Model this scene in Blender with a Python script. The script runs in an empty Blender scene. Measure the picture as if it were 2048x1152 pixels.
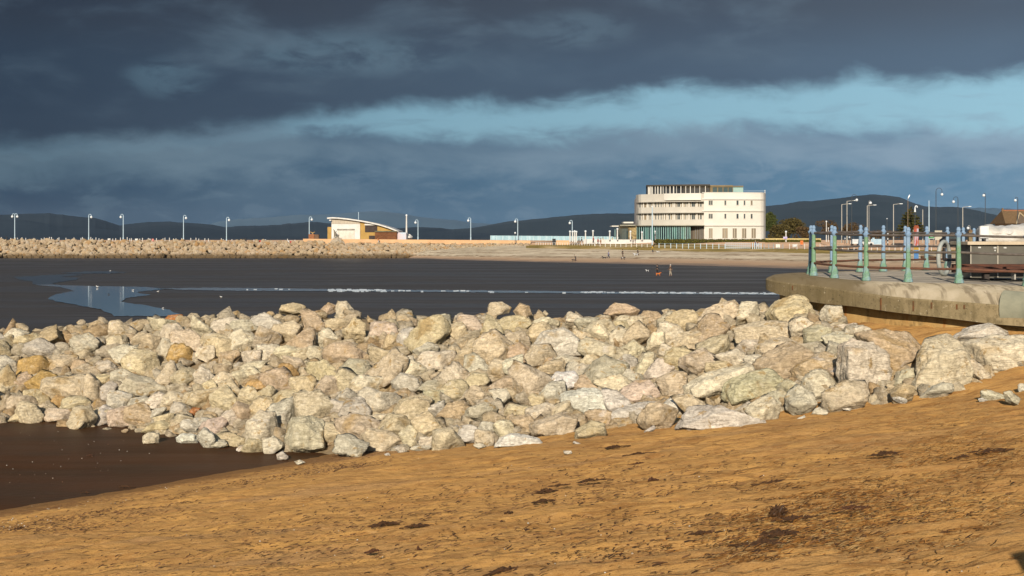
import bpy, bmesh, math, random
import numpy as np
from mathutils import Vector, Matrix

random.seed(11)
rng = np.random.default_rng(7)
SC = bpy.context.scene
COL = SC.collection
F = 2844.0           # focal length in photo pixels (2048 wide)
HY = 478.0           # photo row of the horizon
FLAT = -5.0          # level of the wet tidal flat, eye level is 0

def P(px, py, Y):
    "photo pixel + distance in metres -> world point"
    return ((px - 1024.0) / F * Y, Y, (HY - py) / F * Y)

def px_of(x, y, z):
    return 1024 + F * x / y, HY - F * z / y

# ------------------------------------------------------------------ noise
def _hash(ix, iy, iz):
    h = (ix * 374761393 + iy * 668265263 + iz * 1274126177) & 0xFFFFFFFF
    h = ((h ^ (h >> 13)) * 1103515245) & 0xFFFFFFFF
    h = ((h ^ (h >> 16)) * 2246822519) & 0xFFFFFFFF
    h = h ^ (h >> 15)
    return (h & 0xFFFFFF).astype(np.float64) / 0xFFFFFF * 2 - 1

def vnoise(p):
    i = np.floor(p).astype(np.int64)
    f = p - i
    f = f * f * f * (f * (f * 6 - 15) + 10)
    r = 0
    for dx in (0, 1):
        wx = f[:, 0] if dx else 1 - f[:, 0]
        for dy in (0, 1):
            wy = f[:, 1] if dy else 1 - f[:, 1]
            for dz in (0, 1):
                wz = f[:, 2] if dz else 1 - f[:, 2]
                r = r + wx * wy * wz * _hash(i[:, 0] + dx, i[:, 1] + dy, i[:, 2] + dz)
    return r

def fbm(p, octv=4, gain=0.5, lac=2.03):
    a, s, r = 1.0, 1.0, 0
    for k in range(octv):
        r = r + a * vnoise(p * s + k * 17.3)
        a *= gain
        s *= lac
    return r

def sstep(a, b, x):
    t = np.clip((x - a) / (b - a), 0, 1)
    return t * t * (3 - 2 * t)

# ------------------------------------------------------------------ objects
def tag(o, label=None, cat=None, group=None, kind=None):
    if label: o['label'] = label
    if cat: o['category'] = cat
    if group: o['group'] = group
    if kind: o['kind'] = kind
    return o

def link(name, me, mat=None, parent=None, smooth=False):
    o = bpy.data.objects.new(name, me)
    COL.objects.link(o)
    if mat is not None:
        for m in (mat if isinstance(mat, (list, tuple)) else [mat]):
            me.materials.append(m)
    if smooth:
        me.polygons.foreach_set('use_smooth', [True] * len(me.polygons))
    if parent is not None:
        o.parent = parent
    return o

def empty(name, loc, label=None, cat=None, group=None, rz=0.0):
    o = bpy.data.objects.new(name, None)
    COL.objects.link(o)
    o.location = loc
    o.rotation_euler = (0, 0, rz)
    o.empty_display_size = 0.2
    return tag(o, label, cat, group)

def mesh_np(name, v, f, smooth=False):
    "v (N,3) f (M,k) arrays of equal sized faces"
    me = bpy.data.meshes.new(name)
    v = np.asarray(v, dtype=np.float32)
    f = np.asarray(f, dtype=np.int32)
    me.vertices.add(len(v))
    me.vertices.foreach_set('co', v.ravel())
    k = f.shape[1]
    me.loops.add(f.size)
    me.loops.foreach_set('vertex_index', f.ravel())
    me.polygons.add(len(f))
    me.polygons.foreach_set('loop_start', np.arange(0, f.size, k, dtype=np.int32))
    me.polygons.foreach_set('loop_total', np.full(len(f), k, dtype=np.int32))
    if smooth:
        me.polygons.foreach_set('use_smooth', np.ones(len(f), dtype=bool))
    me.update(calc_edges=True)
    me.validate()
    return me

class MB:
    "collects simple solids into one mesh"
    def __init__(s):
        s.v, s.f, s.m = [], [], []
    def add(s, vs, fs, mi=0):
        b = len(s.v)
        s.v += [tuple(p) for p in vs]
        for f in fs:
            s.f.append([b + i for i in f]); s.m.append(mi)
        return s
    def box(s, c, d, rz=0.0, mi=0, M=None):
        x, y, z = d[0] / 2, d[1] / 2, d[2] / 2
        pts = [Vector((a * x, b * y, e * z)) for e in (-1, 1) for b in (-1, 1) for a in (-1, 1)]
        R = M if M is not None else Matrix.Rotation(rz, 3, 'Z')
        pts = [R @ p + Vector(c) for p in pts]
        return s.add(pts, [(0, 2, 3, 1), (4, 5, 7, 6), (0, 1, 5, 4), (1, 3, 7, 5), (3, 2, 6, 7), (2, 0, 4, 6)], mi)
    def prism(s, poly, z0, z1, mi=0):
        "poly: list of (x,y) counter-clockwise"
        n = len(poly)
        vs = [(x, y, z0) for x, y in poly] + [(x, y, z1) for x, y in poly]
        fs = [tuple(range(n - 1, -1, -1)), tuple(range(n, 2 * n))]
        fs += [(i, (i + 1) % n, n + (i + 1) % n, n + i) for i in range(n)]
        return s.add(vs, fs, mi)
    def wall(s, poly, y0, y1, mi=0, T=None):
        "poly: list of (x,z) outline extruded in y"
        n = len(poly)
        vs = [(x, y0, z) for x, z in poly] + [(x, y1, z) for x, z in poly]
        if T is not None: vs = [T @ Vector(v) for v in vs]
        fs = [tuple(range(n)), tuple(range(2 * n - 1, n - 1, -1))]
        fs += [((i + 1) % n, i, n + i, n + (i + 1) % n) for i in range(n)]
        return s.add(vs, fs, mi)
    def tube(s, pts, r, n=8, mi=0, cap=True):
        pts = [Vector(p) for p in pts]
        rs = r if isinstance(r, (list, tuple)) else [r] * len(pts)
        vs, fs = [], []
        up = None
        for i, p in enumerate(pts):
            t = (pts[min(i + 1, len(pts) - 1)] - pts[max(i - 1, 0)]).normalized()
            if up is None:
                a = Vector((0, 0, 1)) if abs(t.z) < 0.9 else Vector((1, 0, 0))
                up = (a - t * a.dot(t)).normalized()
            else:
                up = (up - t * up.dot(t)).normalized()
            sd = t.cross(up)
            for k in range(n):
                an = 2 * math.pi * k / n
                vs.append(p + (up * math.cos(an) + sd * math.sin(an)) * rs[i])
        for i in range(len(pts) - 1):
            for k in range(n):
                a, b = i * n + k, i * n + (k + 1) % n
                fs.append((a, b, b + n, a + n))
        if cap:
            fs.append(tuple(range(n - 1, -1, -1)))
            fs.append(tuple(range((len(pts) - 1) * n, len(pts) * n)))
        return s.add(vs, fs, mi)
    def lathe(s, prof, n=16, c=(0, 0, 0), mi=0):
        "prof: list of (radius, z) bottom to top"
        vs, fs = [], []
        for r, z in prof:
            for k in range(n):
                an = 2 * math.pi * (k + .5) / n
                vs.append((c[0] + r * math.cos(an), c[1] + r * math.sin(an), c[2] + z))
        for i in range(len(prof) - 1):
            for k in range(n):
                a, b = i * n + k, i * n + (k + 1) % n
                fs.append((a, b, b + n, a + n))
        fs.append(tuple(range(n - 1, -1, -1)))
        fs.append(tuple(range((len(prof) - 1) * n, len(prof) * n)))
        return s.add(vs, fs, mi)
    def ball(s, c, r, n=10, mi=0, sc=(1, 1, 1)):
        m = max(4, n // 2)
        vs, fs = [(c[0], c[1], c[2] - r * sc[2])], []
        for i in range(1, m):
            th = math.pi * i / m
            for k in range(n):
                an = 2 * math.pi * k / n
                vs.append((c[0] + r * sc[0] * math.sin(th) * math.cos(an), c[1] + r * sc[1] * math.sin(th) * math.sin(an), c[2] - r * sc[2] * math.cos(th)))
        vs.append((c[0], c[1], c[2] + r * sc[2]))
        L = len(vs) - 1
        for k in range(n):
            fs.append((0, 1 + (k + 1) % n, 1 + k))
            fs.append((L, L - n + k, L - n + (k + 1) % n))
        for i in range(m - 2):
            for k in range(n):
                a, b = 1 + i * n + k, 1 + i * n + (k + 1) % n
                fs.append((a, b, b + n, a + n))
        return s.add(vs, fs, mi)
    def mesh(s, name):
        me = bpy.data.meshes.new(name)
        me.from_pydata(s.v, [], s.f)
        me.polygons.foreach_set('material_index', s.m)
        me.update()
        return me
    def build(s, name, mat, parent=None, smooth=False, bevel=0.0, world=False):
        me = s.mesh(name)
        if world and parent is not None:      # points were given in world space
            R = Matrix.Translation(parent.location) @ Matrix.Rotation(parent.rotation_euler[2], 4, 'Z')
            me.transform(R.inverted())
        o = link(name, me, mat, parent, smooth)
        if smooth:
            try: me.set_sharp_from_angle(angle=math.radians(40))
            except Exception: pass
        if bevel:
            m = o.modifiers.new('edge', 'BEVEL'); m.width = bevel; m.segments = 2; m.limit_method = 'ANGLE'
        return o

def copy_tree(o, parent=None):
    c = o.copy()
    COL.objects.link(c)
    if parent is not None: c.parent = parent
    for ch in list(o.children):
        copy_tree(ch, c)
    return c

# ------------------------------------------------------------------ materials
def lin(r, g, b):
    def f(u):
        u /= 255.0
        return u / 12.92 if u <= 0.04045 else ((u + 0.055) / 1.055) ** 2.4
    return (f(r), f(g), f(b), 1.0)

class NT:
    "tiny node tree helper"
    def __init__(s, nt):
        s.nt = nt; nt.nodes.clear()
    def n(s, t, **kw):
        nd = s.nt.nodes.new('ShaderNode' + t)
        for k, v in kw.items():
            if hasattr(nd, k): setattr(nd, k, v)
        return nd
    def set(s, nd, **kw):
        for k, v in kw.items(): nd.inputs[k.replace('_', ' ')].default_value = v
        return nd
    def l(s, a, b): s.nt.links.new(a, b)
    def math(s, op, a, b=None, c=None, clamp=False):
        nd = s.nt.nodes.new('ShaderNodeMath'); nd.operation = op; nd.use_clamp = clamp
        for i, x in enumerate((a, b, c)):
            if x is None: continue
            if isinstance(x, (int, float)): nd.inputs[i].default_value = x
            else: s.l(x, nd.inputs[i])
        return nd.outputs[0]
    def mix(s, fac, a, b, mode='MIX'):
        nd = s.nt.nodes.new('ShaderNodeMix'); nd.data_type = 'RGBA'; nd.blend_type = mode
        nd.clamp_factor = True
        for sock, x in ((nd.inputs[0], fac), (nd.inputs[6], a), (nd.inputs[7], b)):
            if isinstance(x, (int, float)): sock.default_value = x
            elif isinstance(x, tuple): sock.default_value = x
            else: s.l(x, sock)
        return nd.outputs[2]
    def noise(s, vec, scale, detail=4, rough=0.55, dist=0.0, color=False):
        nd = s.nt.nodes.new('ShaderNodeTexNoise')
        nd.inputs['Scale'].default_value = scale; nd.inputs['Detail'].default_value = detail
        nd.inputs['Roughness'].default_value = rough; nd.inputs['Distortion'].default_value = dist
        if vec is not None: s.l(vec, nd.inputs['Vector'])
        return nd.outputs[1] if color else nd.outputs[0]
    def ramp(s, fac, stops, interp='LINEAR'):
        nd = s.nt.nodes.new('ShaderNodeValToRGB'); cr = nd.color_ramp; cr.interpolation = interp
        while len(cr.elements) < len(stops): cr.elements.new(0.5)
        for e, (p, c) in zip(cr.elements, stops):
            e.position = p; e.color = c if isinstance(c, tuple) else (c, c, c, 1)
        s.l(fac, nd.inputs[0])
        return nd.outputs[0]
    def range(s, x, a, b, c=0.0, d=1.0, smooth=True):
        nd = s.nt.nodes.new('ShaderNodeMapRange')
        nd.interpolation_type = 'SMOOTHSTEP' if smooth else 'LINEAR'
        s.l(x, nd.inputs[0])
        for i, v in enumerate((a, b, c, d)): nd.inputs[1 + i].default_value = v
        return nd.outputs[0]
    def mapping(s, vec, scale=(1, 1, 1), rot=(0, 0, 0), loc=(0, 0, 0)):
        nd = s.nt.nodes.new('ShaderNodeMapping')
        nd.inputs['Scale'].default_value = scale; nd.inputs['Rotation'].default_value = rot; nd.inputs['Location'].default_value = loc
        s.l(vec, nd.inputs['Vector'])
        return nd.outputs[0]
    def bump(s, h, strength=0.5, dist=0.02, normal=None):
        nd = s.nt.nodes.new('ShaderNodeBump'); nd.inputs['Strength'].default_value = strength; nd.inputs['Distance'].default_value = dist
        s.l(h, nd.inputs['Height'])
        if normal is not None: s.l(normal, nd.inputs['Normal'])
        return nd.outputs[0]
    def out(s, col=None, rough=0.8, normal=None, spec=0.3, metal=0.0, drough=0.0, emit=None, alpha=None):
        b = s.nt.nodes.new('ShaderNodeBsdfPrincipled'); o = s.nt.nodes.new('ShaderNodeOutputMaterial')
        for sock, x in (('Base Color', col), ('Roughness', rough), ('Normal', normal), ('Specular IOR Level', spec), ('Metallic', metal), ('Diffuse Roughness', drough), ('Alpha', alpha)):
            if x is None: continue
            if isinstance(x, (int, float, tuple)): b.inputs[sock].default_value = x
            else: s.l(x, b.inputs[sock])
        s.l(b.outputs[0], o.inputs[0])
        return b

def newmat(name):
    m = bpy.data.materials.new(name); m.use_nodes = True
    return m, NT(m.node_tree)

_mats = {}
def mat(name, c1, c2=None, scale=3.0, rough=0.75, spec=0.3, bump=0.0, bscale=None, metal=0.0, drough=0.0, stretch=(1, 1, 1), lo=.35, hi=.65):
    "two-tone weathered surface in object space"
    if name in _mats: return _mats[name]
    m, t = newmat(name)
    tc = t.n('TexCoord').outputs['Object']
    v = t.mapping(tc, stretch)
    if c2 is None: c2 = tuple(x * .8 for x in c1[:3]) + (1,)
    n = t.noise(v, scale, 5, .6)
    col = t.mix(t.range(n, lo, hi), c1, c2)
    nm = t.bump(t.noise(v, bscale or scale * 6, 4, .6), .6, bump) if bump else None
    rr = t.range(n, .2, .8, max(0, rough - .1), min(1, rough + .1))
    t.out(col, rr, nm, spec, metal, drough)
    _mats[name] = m
    return m
# ------------------------------------------------------------------ camera, sun, sky
cam_d = bpy.data.cameras.new('camera')
cam = bpy.data.objects.new('camera', cam_d); COL.objects.link(cam)
cam.location = (0, 0, 0)
cam.rotation_euler = (math.radians(90), 0, 0)
cam_d.sensor_width = 36.0
cam_d.lens = 36.0 * F / 2048.0
cam_d.shift_y = -(576.0 - HY) / 2048.0
cam_d.clip_start = 0.1
cam_d.clip_end = 40000
SC.camera = cam

SUN_EL = math.radians(19.0)
SUN_AZ = math.radians(180 + 7.5)        # clockwise from +Y: behind the viewer, slightly to the left
sx, sy = math.sin(SUN_AZ), math.cos(SUN_AZ)
sun_dir = Vector((sx * math.cos(SUN_EL), sy * math.cos(SUN_EL), math.sin(SUN_EL)))
sl = bpy.data.lights.new('sun', 'SUN'); sl.energy = 5.0; sl.angle = math.radians(0.5); sl.color = (1.0, 0.89, 0.74)
so = bpy.data.objects.new('sun', sl); COL.objects.link(so)
so.rotation_euler = sun_dir.to_track_quat('Z', 'Y').to_euler()
so.location = (0, -10, 30)

SC.view_settings.view_transform = 'Standard'
try: SC.view_settings.look = 'None'
except Exception: pass
SC.view_settings.exposure = 0.0
SC.view_settings.gamma = 1.0
SC.view_settings.use_curve_mapping = False
SC.cycles.max_bounces = 6
SC.cycles.use_denoising = True

W = bpy.data.worlds.new('World'); SC.world = W; W.use_nodes = True
t = NT(W.node_tree)
STR = 0.1
d = t.n('TexCoord').outputs['Generated']
sp = t.n('SeparateXYZ'); t.l(d, sp.inputs[0])
az = t.math('ARCTAN2', sp.outputs[0], sp.outputs[1])          # 0 straight ahead, + to the right
el = t.math('ARCSINE', sp.outputs[2])
# noise space: azimuth / elevation, clouds stretched along the horizon
cb = t.n('CombineXYZ'); t.l(az, cb.inputs[0]); t.l(el, cb.inputs[1])
v1 = t.mapping(cb.outputs[0], (9, 26, 1))
v2 = t.mapping(cb.outputs[0], (26, 60, 1), loc=(3, 7, 0))
v3 = t.mapping(cb.outputs[0], (5, 17, 1), loc=(11, 2, 0))
nA = t.noise(v1, 1.0, 6, .55, .3)
nB = t.noise(v2, 1.0, 6, .6, .4)
nC = t.noise(v3, 1.0, 5, .55, .6)
v4 = t.mapping(cb.outputs[0], (70, 90, 1), loc=(1, 4, 0))
nD = t.noise(v4, 1.0, 5, .6, .2)
AZ0, AZ1 = -0.5, 0.5
azn = t.range(az, AZ0, AZ1, 0, 1, smooth=False)
def azpos(px): return (math.atan((px - 1024) / F) - AZ0) / (AZ1 - AZ0)
def elv(py): return math.atan((HY - py) / F)
EMAX = 0.25
def line(pts):
    return t.math('MULTIPLY', t.ramp(azn, [(azpos(x), elv(y) / EMAX) for x, y in pts], 'B_SPLINE'), EMAX)
# lower edge of the dark cloud deck, and the top of the pale bank below the blue gap
e1 = line([(-380, 318), (0, 308), (250, 293), (450, 268), (600, 244), (760, 226), (900, 218), (1060, 219), (1200, 208), (1290, 197), (1350, 170), (1420, 192), (1560, 192), (1660, 190), (1720, 158), (1800, 194), (1880, 193), (2048, 168), (2400, 164)])
e2 = line([(-380, 280), (0, 300), (300, 284), (460, 268), (560, 256), (660, 248), (760, 256), (900, 268), (1060, 266), (1200, 258), (1400, 244), (1600, 248), (1800, 254), (2048, 266), (2400, 280)])
n0 = lambda n, amp: t.math('MULTIPLY', t.math('SUBTRACT', n, 0.5), amp)
elw = t.math('ADD', t.math('ADD', el, n0(nB, 0.020)), n0(nD, 0.0045))
above = t.math('SUBTRACT', elw, e1)                     # > 0 inside the dark deck
deck = t.range(above, -0.005, 0.012)
elw2 = t.math('ADD', t.math('ADD', el, n0(nB, 0.030)), n0(nD, 0.004))
below = t.math('SUBTRACT', e2, elw2)                    # > 0 inside the pale bank
bank = t.range(below, -0.006, 0.012)
right = t.range(az, -0.33, 0.33, 0, 1, smooth=False)
# cloud deck colour: slate, darker high up and near its lower edge, with paler torn patches
dk = t.mix(right, lin(46, 62, 80), lin(88, 109, 130))
hi = t.range(el, elv(150), elv(0))
dk = t.mix(hi, dk, t.mix(right, lin(45, 54, 68), lin(80, 92, 107)))
def spot(px, py, wx, wy):
    a = t.math('DIVIDE', t.math('SUBTRACT', az, math.atan((px - 1024) / F)), wx / F)
    b = t.math('DIVIDE', t.math('SUBTRACT', el, elv(py)), wy / F)
    return t.range(t.math('ADD', t.math('MULTIPLY', a, a), t.math('MULTIPLY', b, b)), 1.0, 0.0)
torn = t.math('MULTIPLY', t.math('ADD', t.math('ADD', spot(700, 110, 300, 55), spot(340, 165, 110, 50)), spot(1150, 60, 160, 50), clamp=True), t.range(nB, .34, .60))
dk = t.mix(t.math('MULTIPLY', torn, .75), dk, t.mix(right, lin(82, 110, 128), lin(104, 122, 136)))
patch = t.math('MULTIPLY', t.range(nA, .45, .72), t.range(above, .01, .04))
dk = t.mix(t.math('MULTIPLY', patch, .7), dk, t.mix(right, lin(84, 104, 120), lin(106, 126, 142)))
dk = t.mix(t.math('MULTIPLY', t.range(nC, .40, .7), .40), dk, t.mix(right, lin(42, 58, 78), lin(76, 92, 112)))
# pale bank fading down to a deep blue-grey towards the horizon
pb = t.mix(right, lin(76, 100, 117), lin(138, 164, 184))
lo = t.mix(right, lin(36, 62, 86), lin(94, 135, 164))
pb = t.mix(t.range(below, .014, .04), pb, lo)
pb = t.mix(t.math('MULTIPLY', t.range(nA, .42, .66), t.range(el, elv(430), elv(330), .1, .8)), pb, t.mix(right, lin(92, 115, 130), lin(140, 164, 184)))
pb = t.mix(t.math('MULTIPLY', t.range(nB, .48, .66), .35), pb, t.mix(right, lin(84, 108, 124), lin(140, 163, 184)))
pb = t.mix(t.math('MULTIPLY', t.range(nC, .44, .68), .5), pb, t.mix(right, lin(36, 60, 84), lin(84, 122, 150)))
sky = t.n('TexSky'); sky.sky_type = 'NISHITA'; sky.sun_disc = False
sky.sun_elevation = SUN_EL; sky.sun_rotation = SUN_AZ; sky.altitude = 10; sky.air_density = 1.0; sky.dust_density = 0.6; sky.ozone_density = 1.2
sc_ = lambda c: t.mix(1.0, c, (1 / STR, 1 / STR, 1 / STR, 1), 'MULTIPLY')
gapc = t.mix(.90, sky.outputs[0], sc_(t.mix(right, lin(84, 130, 156), lin(144, 191, 212))))
# the rest of the sky (overhead and behind the viewer) is broken cloud with clear sky between
ahead = t.math('MULTIPLY', t.range(sp.outputs[1], -.15, .45), t.range(el, .55, .25))
veil = t.range(t.math('ADD', az, n0(nC, .10)), math.atan((820 - 1024) / F), math.atan((430 - 1024) / F))
bank = t.math('MAXIMUM', bank, t.math('MULTIPLY', veil, .9))
wisp = t.math('MULTIPLY', t.range(t.noise(t.mapping(cb.outputs[0], (14, 80, 1), loc=(5, 1, 0)), 1.0, 5, .6, .4), .52, .74), .45)
bank = t.math('MAXIMUM', bank, wisp)
front = t.mix(bank, gapc, sc_(pb))
front = t.mix(deck, front, sc_(dk))
rest = t.mix(t.range(nA, .42, .6), sky.outputs[0], sc_(lin(120, 134, 150)))
col = t.mix(ahead, rest, front)
bg = t.n('Background'); t.l(col, bg.inputs[0]); bg.inputs[1].default_value = STR
ow = t.n('OutputWorld'); t.l(bg.outputs[0], ow.inputs[0])
# ------------------------------------------------------------------ terrain
WALL = [(16.0, 28.4), (13.2, 29.9), (11.6, 31.1), (10.1, 32.3), (8.9, 33.5), (8.0, 34.7), (7.5, 35.8), (7.4, 37.5)]
def wall_dist(x, y):
    best = np.full(np.shape(x), 1e9)
    for (ax, ay), (bx, by) in zip(WALL[:-1], WALL[1:]):
        dx, dy = bx - ax, by - ay
        tt = np.clip(((x - ax) * dx + (y - ay) * dy) / (dx * dx + dy * dy), 0, 1)
        best = np.minimum(best, np.hypot(x - ax - tt * dx, y - ay - tt * dy))
    return best

def beach_z(x, y):
    x = np.asarray(x, float); y = np.asarray(y, float)
    u = .79 * (x + 9.4) - .61 * (y - 26.2)
    z = FLAT + .14 * u
    z = np.where(u > 22, FLAT + .14 * 22 + (u - 22) * .085, z)
    g = np.exp(-(wall_dist(x, y) / 2.3) ** 2 / 2)
    return z + np.maximum(0, -2.02 - z) * g

def base_z(x, y):
    return np.maximum(beach_z(x, y), FLAT)

def hit(px, py, surf, y0=4.0, y1=120.0, n=4000):
    ys = np.exp(np.linspace(math.log(y0), math.log(y1), n))
    zs = (HY - py) / F * ys
    s = surf((px - 1024) / F * ys, ys)
    k = np.argmax(zs <= s)
    return float(ys[k]) if zs[k] <= s[k] else y1

B_PX = [-400, -150, 0, 250, 560, 800, 1000, 1300, 1500, 1650, 1750, 1900, 2000, 2100, 2300]
B_FOOT = [832, 838, 843, 858, 908, 900, 884, 846, 834, 808, 802, 786, 738, 720, 715]
B_CY = [54, 52, 50, 48, 45, 43.5, 42, 40, 37.5, 34.0, 31.2, 30.0, 29.8, 29.6, 29.5]
B_CPY = [668, 664, 657, 640, 626, 630, 628, 624, 616, 622, 672, 686, 686, 690, 690]
B_FY = [hit(px, py, base_z) for px, py in zip(B_PX, B_FOOT)]
B_FZ = [(HY - py) / F * y for py, y in zip(B_FOOT, B_FY)]
B_CZ = [(HY - py) / F * y for py, y in zip(B_CPY, B_CY)]

def mound_z(x, y):
    x = np.asarray(x, float); y = np.asarray(y, float)
    px = 1024 + F * x / np.maximum(y, .5)
    yf = np.interp(px, B_PX, B_FY); yc = np.interp(px, B_PX, B_CY)
    zf = np.interp(px, B_PX, B_FZ) - .12; zc = np.interp(px, B_PX, B_CZ)
    s = (y - yf) / (yc - yf)
    up = zf + (zc - zf) * np.clip(s, -.3, 1) ** 1
    dn = zc - np.maximum(0, y - yc) * .32
    z = np.where(s <= 1, up, dn)
    return np.where(s < -.05, -9.0, z)

def bank_z(x, y):
    return np.maximum(base_z(x, y), mound_z(x, y))

# --- materials of the ground
def sand_material():
    m, t = newmat('beach_sand')
    g = t.n('NewGeometry').outputs['Position']
    al = t.mapping(g, (1, 1, 1), (0, 0, -math.radians(37.7 - 90)))      # x along the slope, y along the tide lines
    st = t.mapping(g, (.35, 1.1, 1.0))
    c = t.mix(t.range(t.noise(st, 1.3, 5, .6, .4), .32, .68), (.43, .240, .074, 1), (.33, .184, .064, 1))
    c = t.mix(t.math('MULTIPLY', t.range(t.noise(st, 4.5, 5, .65), .48, .7), .5), c, (.24, .11, .035, 1))
    c = t.mix(t.math('MULTIPLY', t.range(t.noise(t.mapping(g, (.5, 1.6, 1)), 13, 4, .65), .52, .72), .45), c, (.19, .09, .03, 1))
    c = t.mix(t.math('MULTIPLY', t.range(t.noise(st, .55, 3, .5), .52, .72), .5), c, (.27, .165, .08, 1))
    # brown organic silt left in streaks, thickest on the upper beach to the right
    gx = t.n('SeparateXYZ'); t.l(g, gx.inputs[0])
    silt = t.math('MULTIPLY', t.range(t.noise(t.mapping(g, (.55, 1.5, 1)), 1.9, 6, .7, .5), .47, .66), t.range(gx.outputs[0], -4.5, 2.5, .35, .9))
    c = t.mix(silt, c, (.215, .105, .032, 1))
    c = t.mix(t.math('MULTIPLY', t.range(t.noise(t.mapping(g, (.8, 1.8, 1)), 6.5, 5, .7), .54, .70), .6), c, (.15, .078, .03, 1))
    c = t.mix(t.math('MULTIPLY', t.range(t.noise(t.mapping(g, (.7, 1.9, 1)), 8.5, 4, .6), .56, .72), .5), c, (.50, .31, .13, 1))
    # fine speckle of grit
    c = t.mix(t.math('MULTIPLY', t.range(t.noise(g, 60, 3, .7), .58, .68), .5), c, (.11, .055, .025, 1))
    c = t.mix(t.math('MULTIPLY', t.range(t.noise(g, 48, 2, .6), .66, .72), .55), c, (.55, .36, .18, 1))
    # damp, gritty strand line where the beach meets the wet flat (level based)
    z = t.n('SeparateXYZ'); t.l(g, z.inputs[0])
    zz = t.math('ADD', z.outputs[2], t.math('MULTIPLY', t.math('SUBTRACT', t.noise(g, 1.3, 4, .6), .5), .22))
    damp = t.range(zz, -4.72, -4.95)
    c = t.mix(t.math('MULTIPLY', damp, .72), c, (.09, .045, .02, 1))
    grit = t.math('MULTIPLY', t.range(zz, -4.95, -4.86), t.range(zz, -4.66, -4.78))
    c = t.mix(t.math('MULTIPLY', t.math('MULTIPLY', grit, t.range(t.noise(g, 9, 5, .7), .42, .6)), .8), c, (.13, .06, .025, 1))
    h = t.math('ADD', t.math('MULTIPLY', t.noise(t.mapping(g, (.6, 1.3, 1)), 9, 5, .62), 1.0), t.math('MULTIPLY', t.noise(g, 55, 3, .6), .25))
    nm = t.bump(h, .8, .06)
    t.out(c, .95, nm, .12, 0, 1.0)
    return m

def flat_material():
    m, t = newmat('wet_tidal_sand')
    g = t.n('NewGeometry').outputs['Position']
    st = t.mapping(g, (.05, .16, 1))
    near = t.n('SeparateXYZ'); t.l(g, near.inputs[0])
    c = t.mix(t.range(t.noise(st, 1.2, 5, .6), .3, .7), (.056, .051, .047, 1), (.046, .042, .039, 1))
    s2 = t.mapping(g, (.25, .9, 1))
    c = t.mix(t.math('MULTIPLY', t.range(t.noise(s2, 1.0, 5, .6), .45, .7), .28), c, (.034, .031, .029, 1))
    # drier brown sand on the near side of the rock bank
    brown = t.mix(t.range(t.noise(t.mapping(g, (.4, 1, 1)), .6, 4, .55), .35, .65), (.066, .030, .012, 1), (.050, .028, .014, 1))
    brown = t.mix(t.math('MULTIPLY', t.range(t.noise(s2, 3.0, 5, .65), .5, .7), .6), brown, (.072, .030, .012, 1))
    c = t.mix(t.range(near.outputs[1], 62, 44), c, brown)
    c = t.mix(t.math('MULTIPLY', t.range(t.noise(g, 22, 3, .6), .64, .70), .5), c, (.09, .06, .045, 1))
    wet = t.range(t.noise(t.mapping(g, (.05, .22, 1)), .7, 4, .6), .38, .62)
    r = t.range(wet, 0, 1, .62, .42)
    nm = t.bump(t.noise(t.mapping(g, (.7, 1.6, 1)), 5, 5, .6), .35, .03)
    t.out(c, r, nm, t.range(near.outputs[1], 44, 62, .03, .12), 0, .3)
    return m

# --- beach: one sheet, fine in front, coarse round the viewer
xs = np.unique(np.concatenate([np.arange(-60, -17, 1.5), np.arange(-17, 17.01, .07), np.arange(17, 60, 1.5)]))
ys = np.unique(np.concatenate([np.arange(-30, 3, 1.5), np.arange(3, 7, .12), np.arange(7, 14, .035), np.arange(14, 24, .06), np.arange(24, 48, .14), np.arange(48, 62, 1.0)]))
X, Y = np.meshgrid(xs, ys)
x, y = X.ravel(), Y.ravel()
z = beach_z(x, y)
pp = np.stack([x, y, np.zeros_like(x)], 1)
q = pp * np.array([.45, 1.0, 1])
fade = sstep(-4.95, -4.55, z)
z = z + (.050 * fbm(q * .9, 4) + .024 * fbm(q * 5.0, 3) + .011 * fbm(pp * np.array([9, 15, 1]), 3)) * (.25 + .75 * fade)
# trodden hollows
hol = vnoise(pp * np.array([2.3, 3.4, 1]) + 41)
z = z - .035 * sstep(.35, .8, hol) * fade
# windrows and ridges of drift along the right-hand side
z = z + .03 * sstep(.1, .7, vnoise(pp * np.array([.9, 1.5, 1]) + 9)) * sstep(1.0, 4.0, x)
n, k = len(xs), len(ys)
ii = np.arange(n * k).reshape(k, n)
fq = np.stack([ii[:-1, :-1].ravel(), ii[:-1, 1:].ravel(), ii[1:, 1:].ravel(), ii[1:, :-1].ravel()], 1)
keep = (z[fq].max(1) > FLAT - .6)
BEACH_MAT = sand_material()
beach = link('beach', mesh_np('beach', np.stack([x, y, z], 1), fq[keep], True), BEACH_MAT)
tag(beach, kind='structure')

# --- tidal flat: a sheet to the horizon
fx = np.unique(np.concatenate([np.array([-15000, -6000, -2500, -1000, -500, -250]), np.arange(-150, 151, 5.0), np.array([250, 500, 1000, 2500, 6000, 15000])]))
fy = np.unique(np.concatenate([np.array([-500, -100, -20, 0.]), np.arange(14, 62, 1.0), np.arange(62, 400, 4.0), np.array([450, 600, 900, 1500, 3000, 6000, 12000, 20000])]))
X, Y = np.meshgrid(fx, fy); x, y = X.ravel(), Y.ravel()
z = np.full_like(x, FLAT) + np.where((y < 420) & (np.abs(x) < 160), .015 * vnoise(np.stack([x * .06, y * .12, 0 * x], 1)), 0) - .0
n, k = len(fx), len(fy); ii = np.arange(n * k).reshape(k, n)
fq = np.stack([ii[:-1, :-1].ravel(), ii[:-1, 1:].ravel(), ii[1:, 1:].ravel(), ii[1:, :-1].ravel()], 1)
FLAT_MAT = flat_material()
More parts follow.
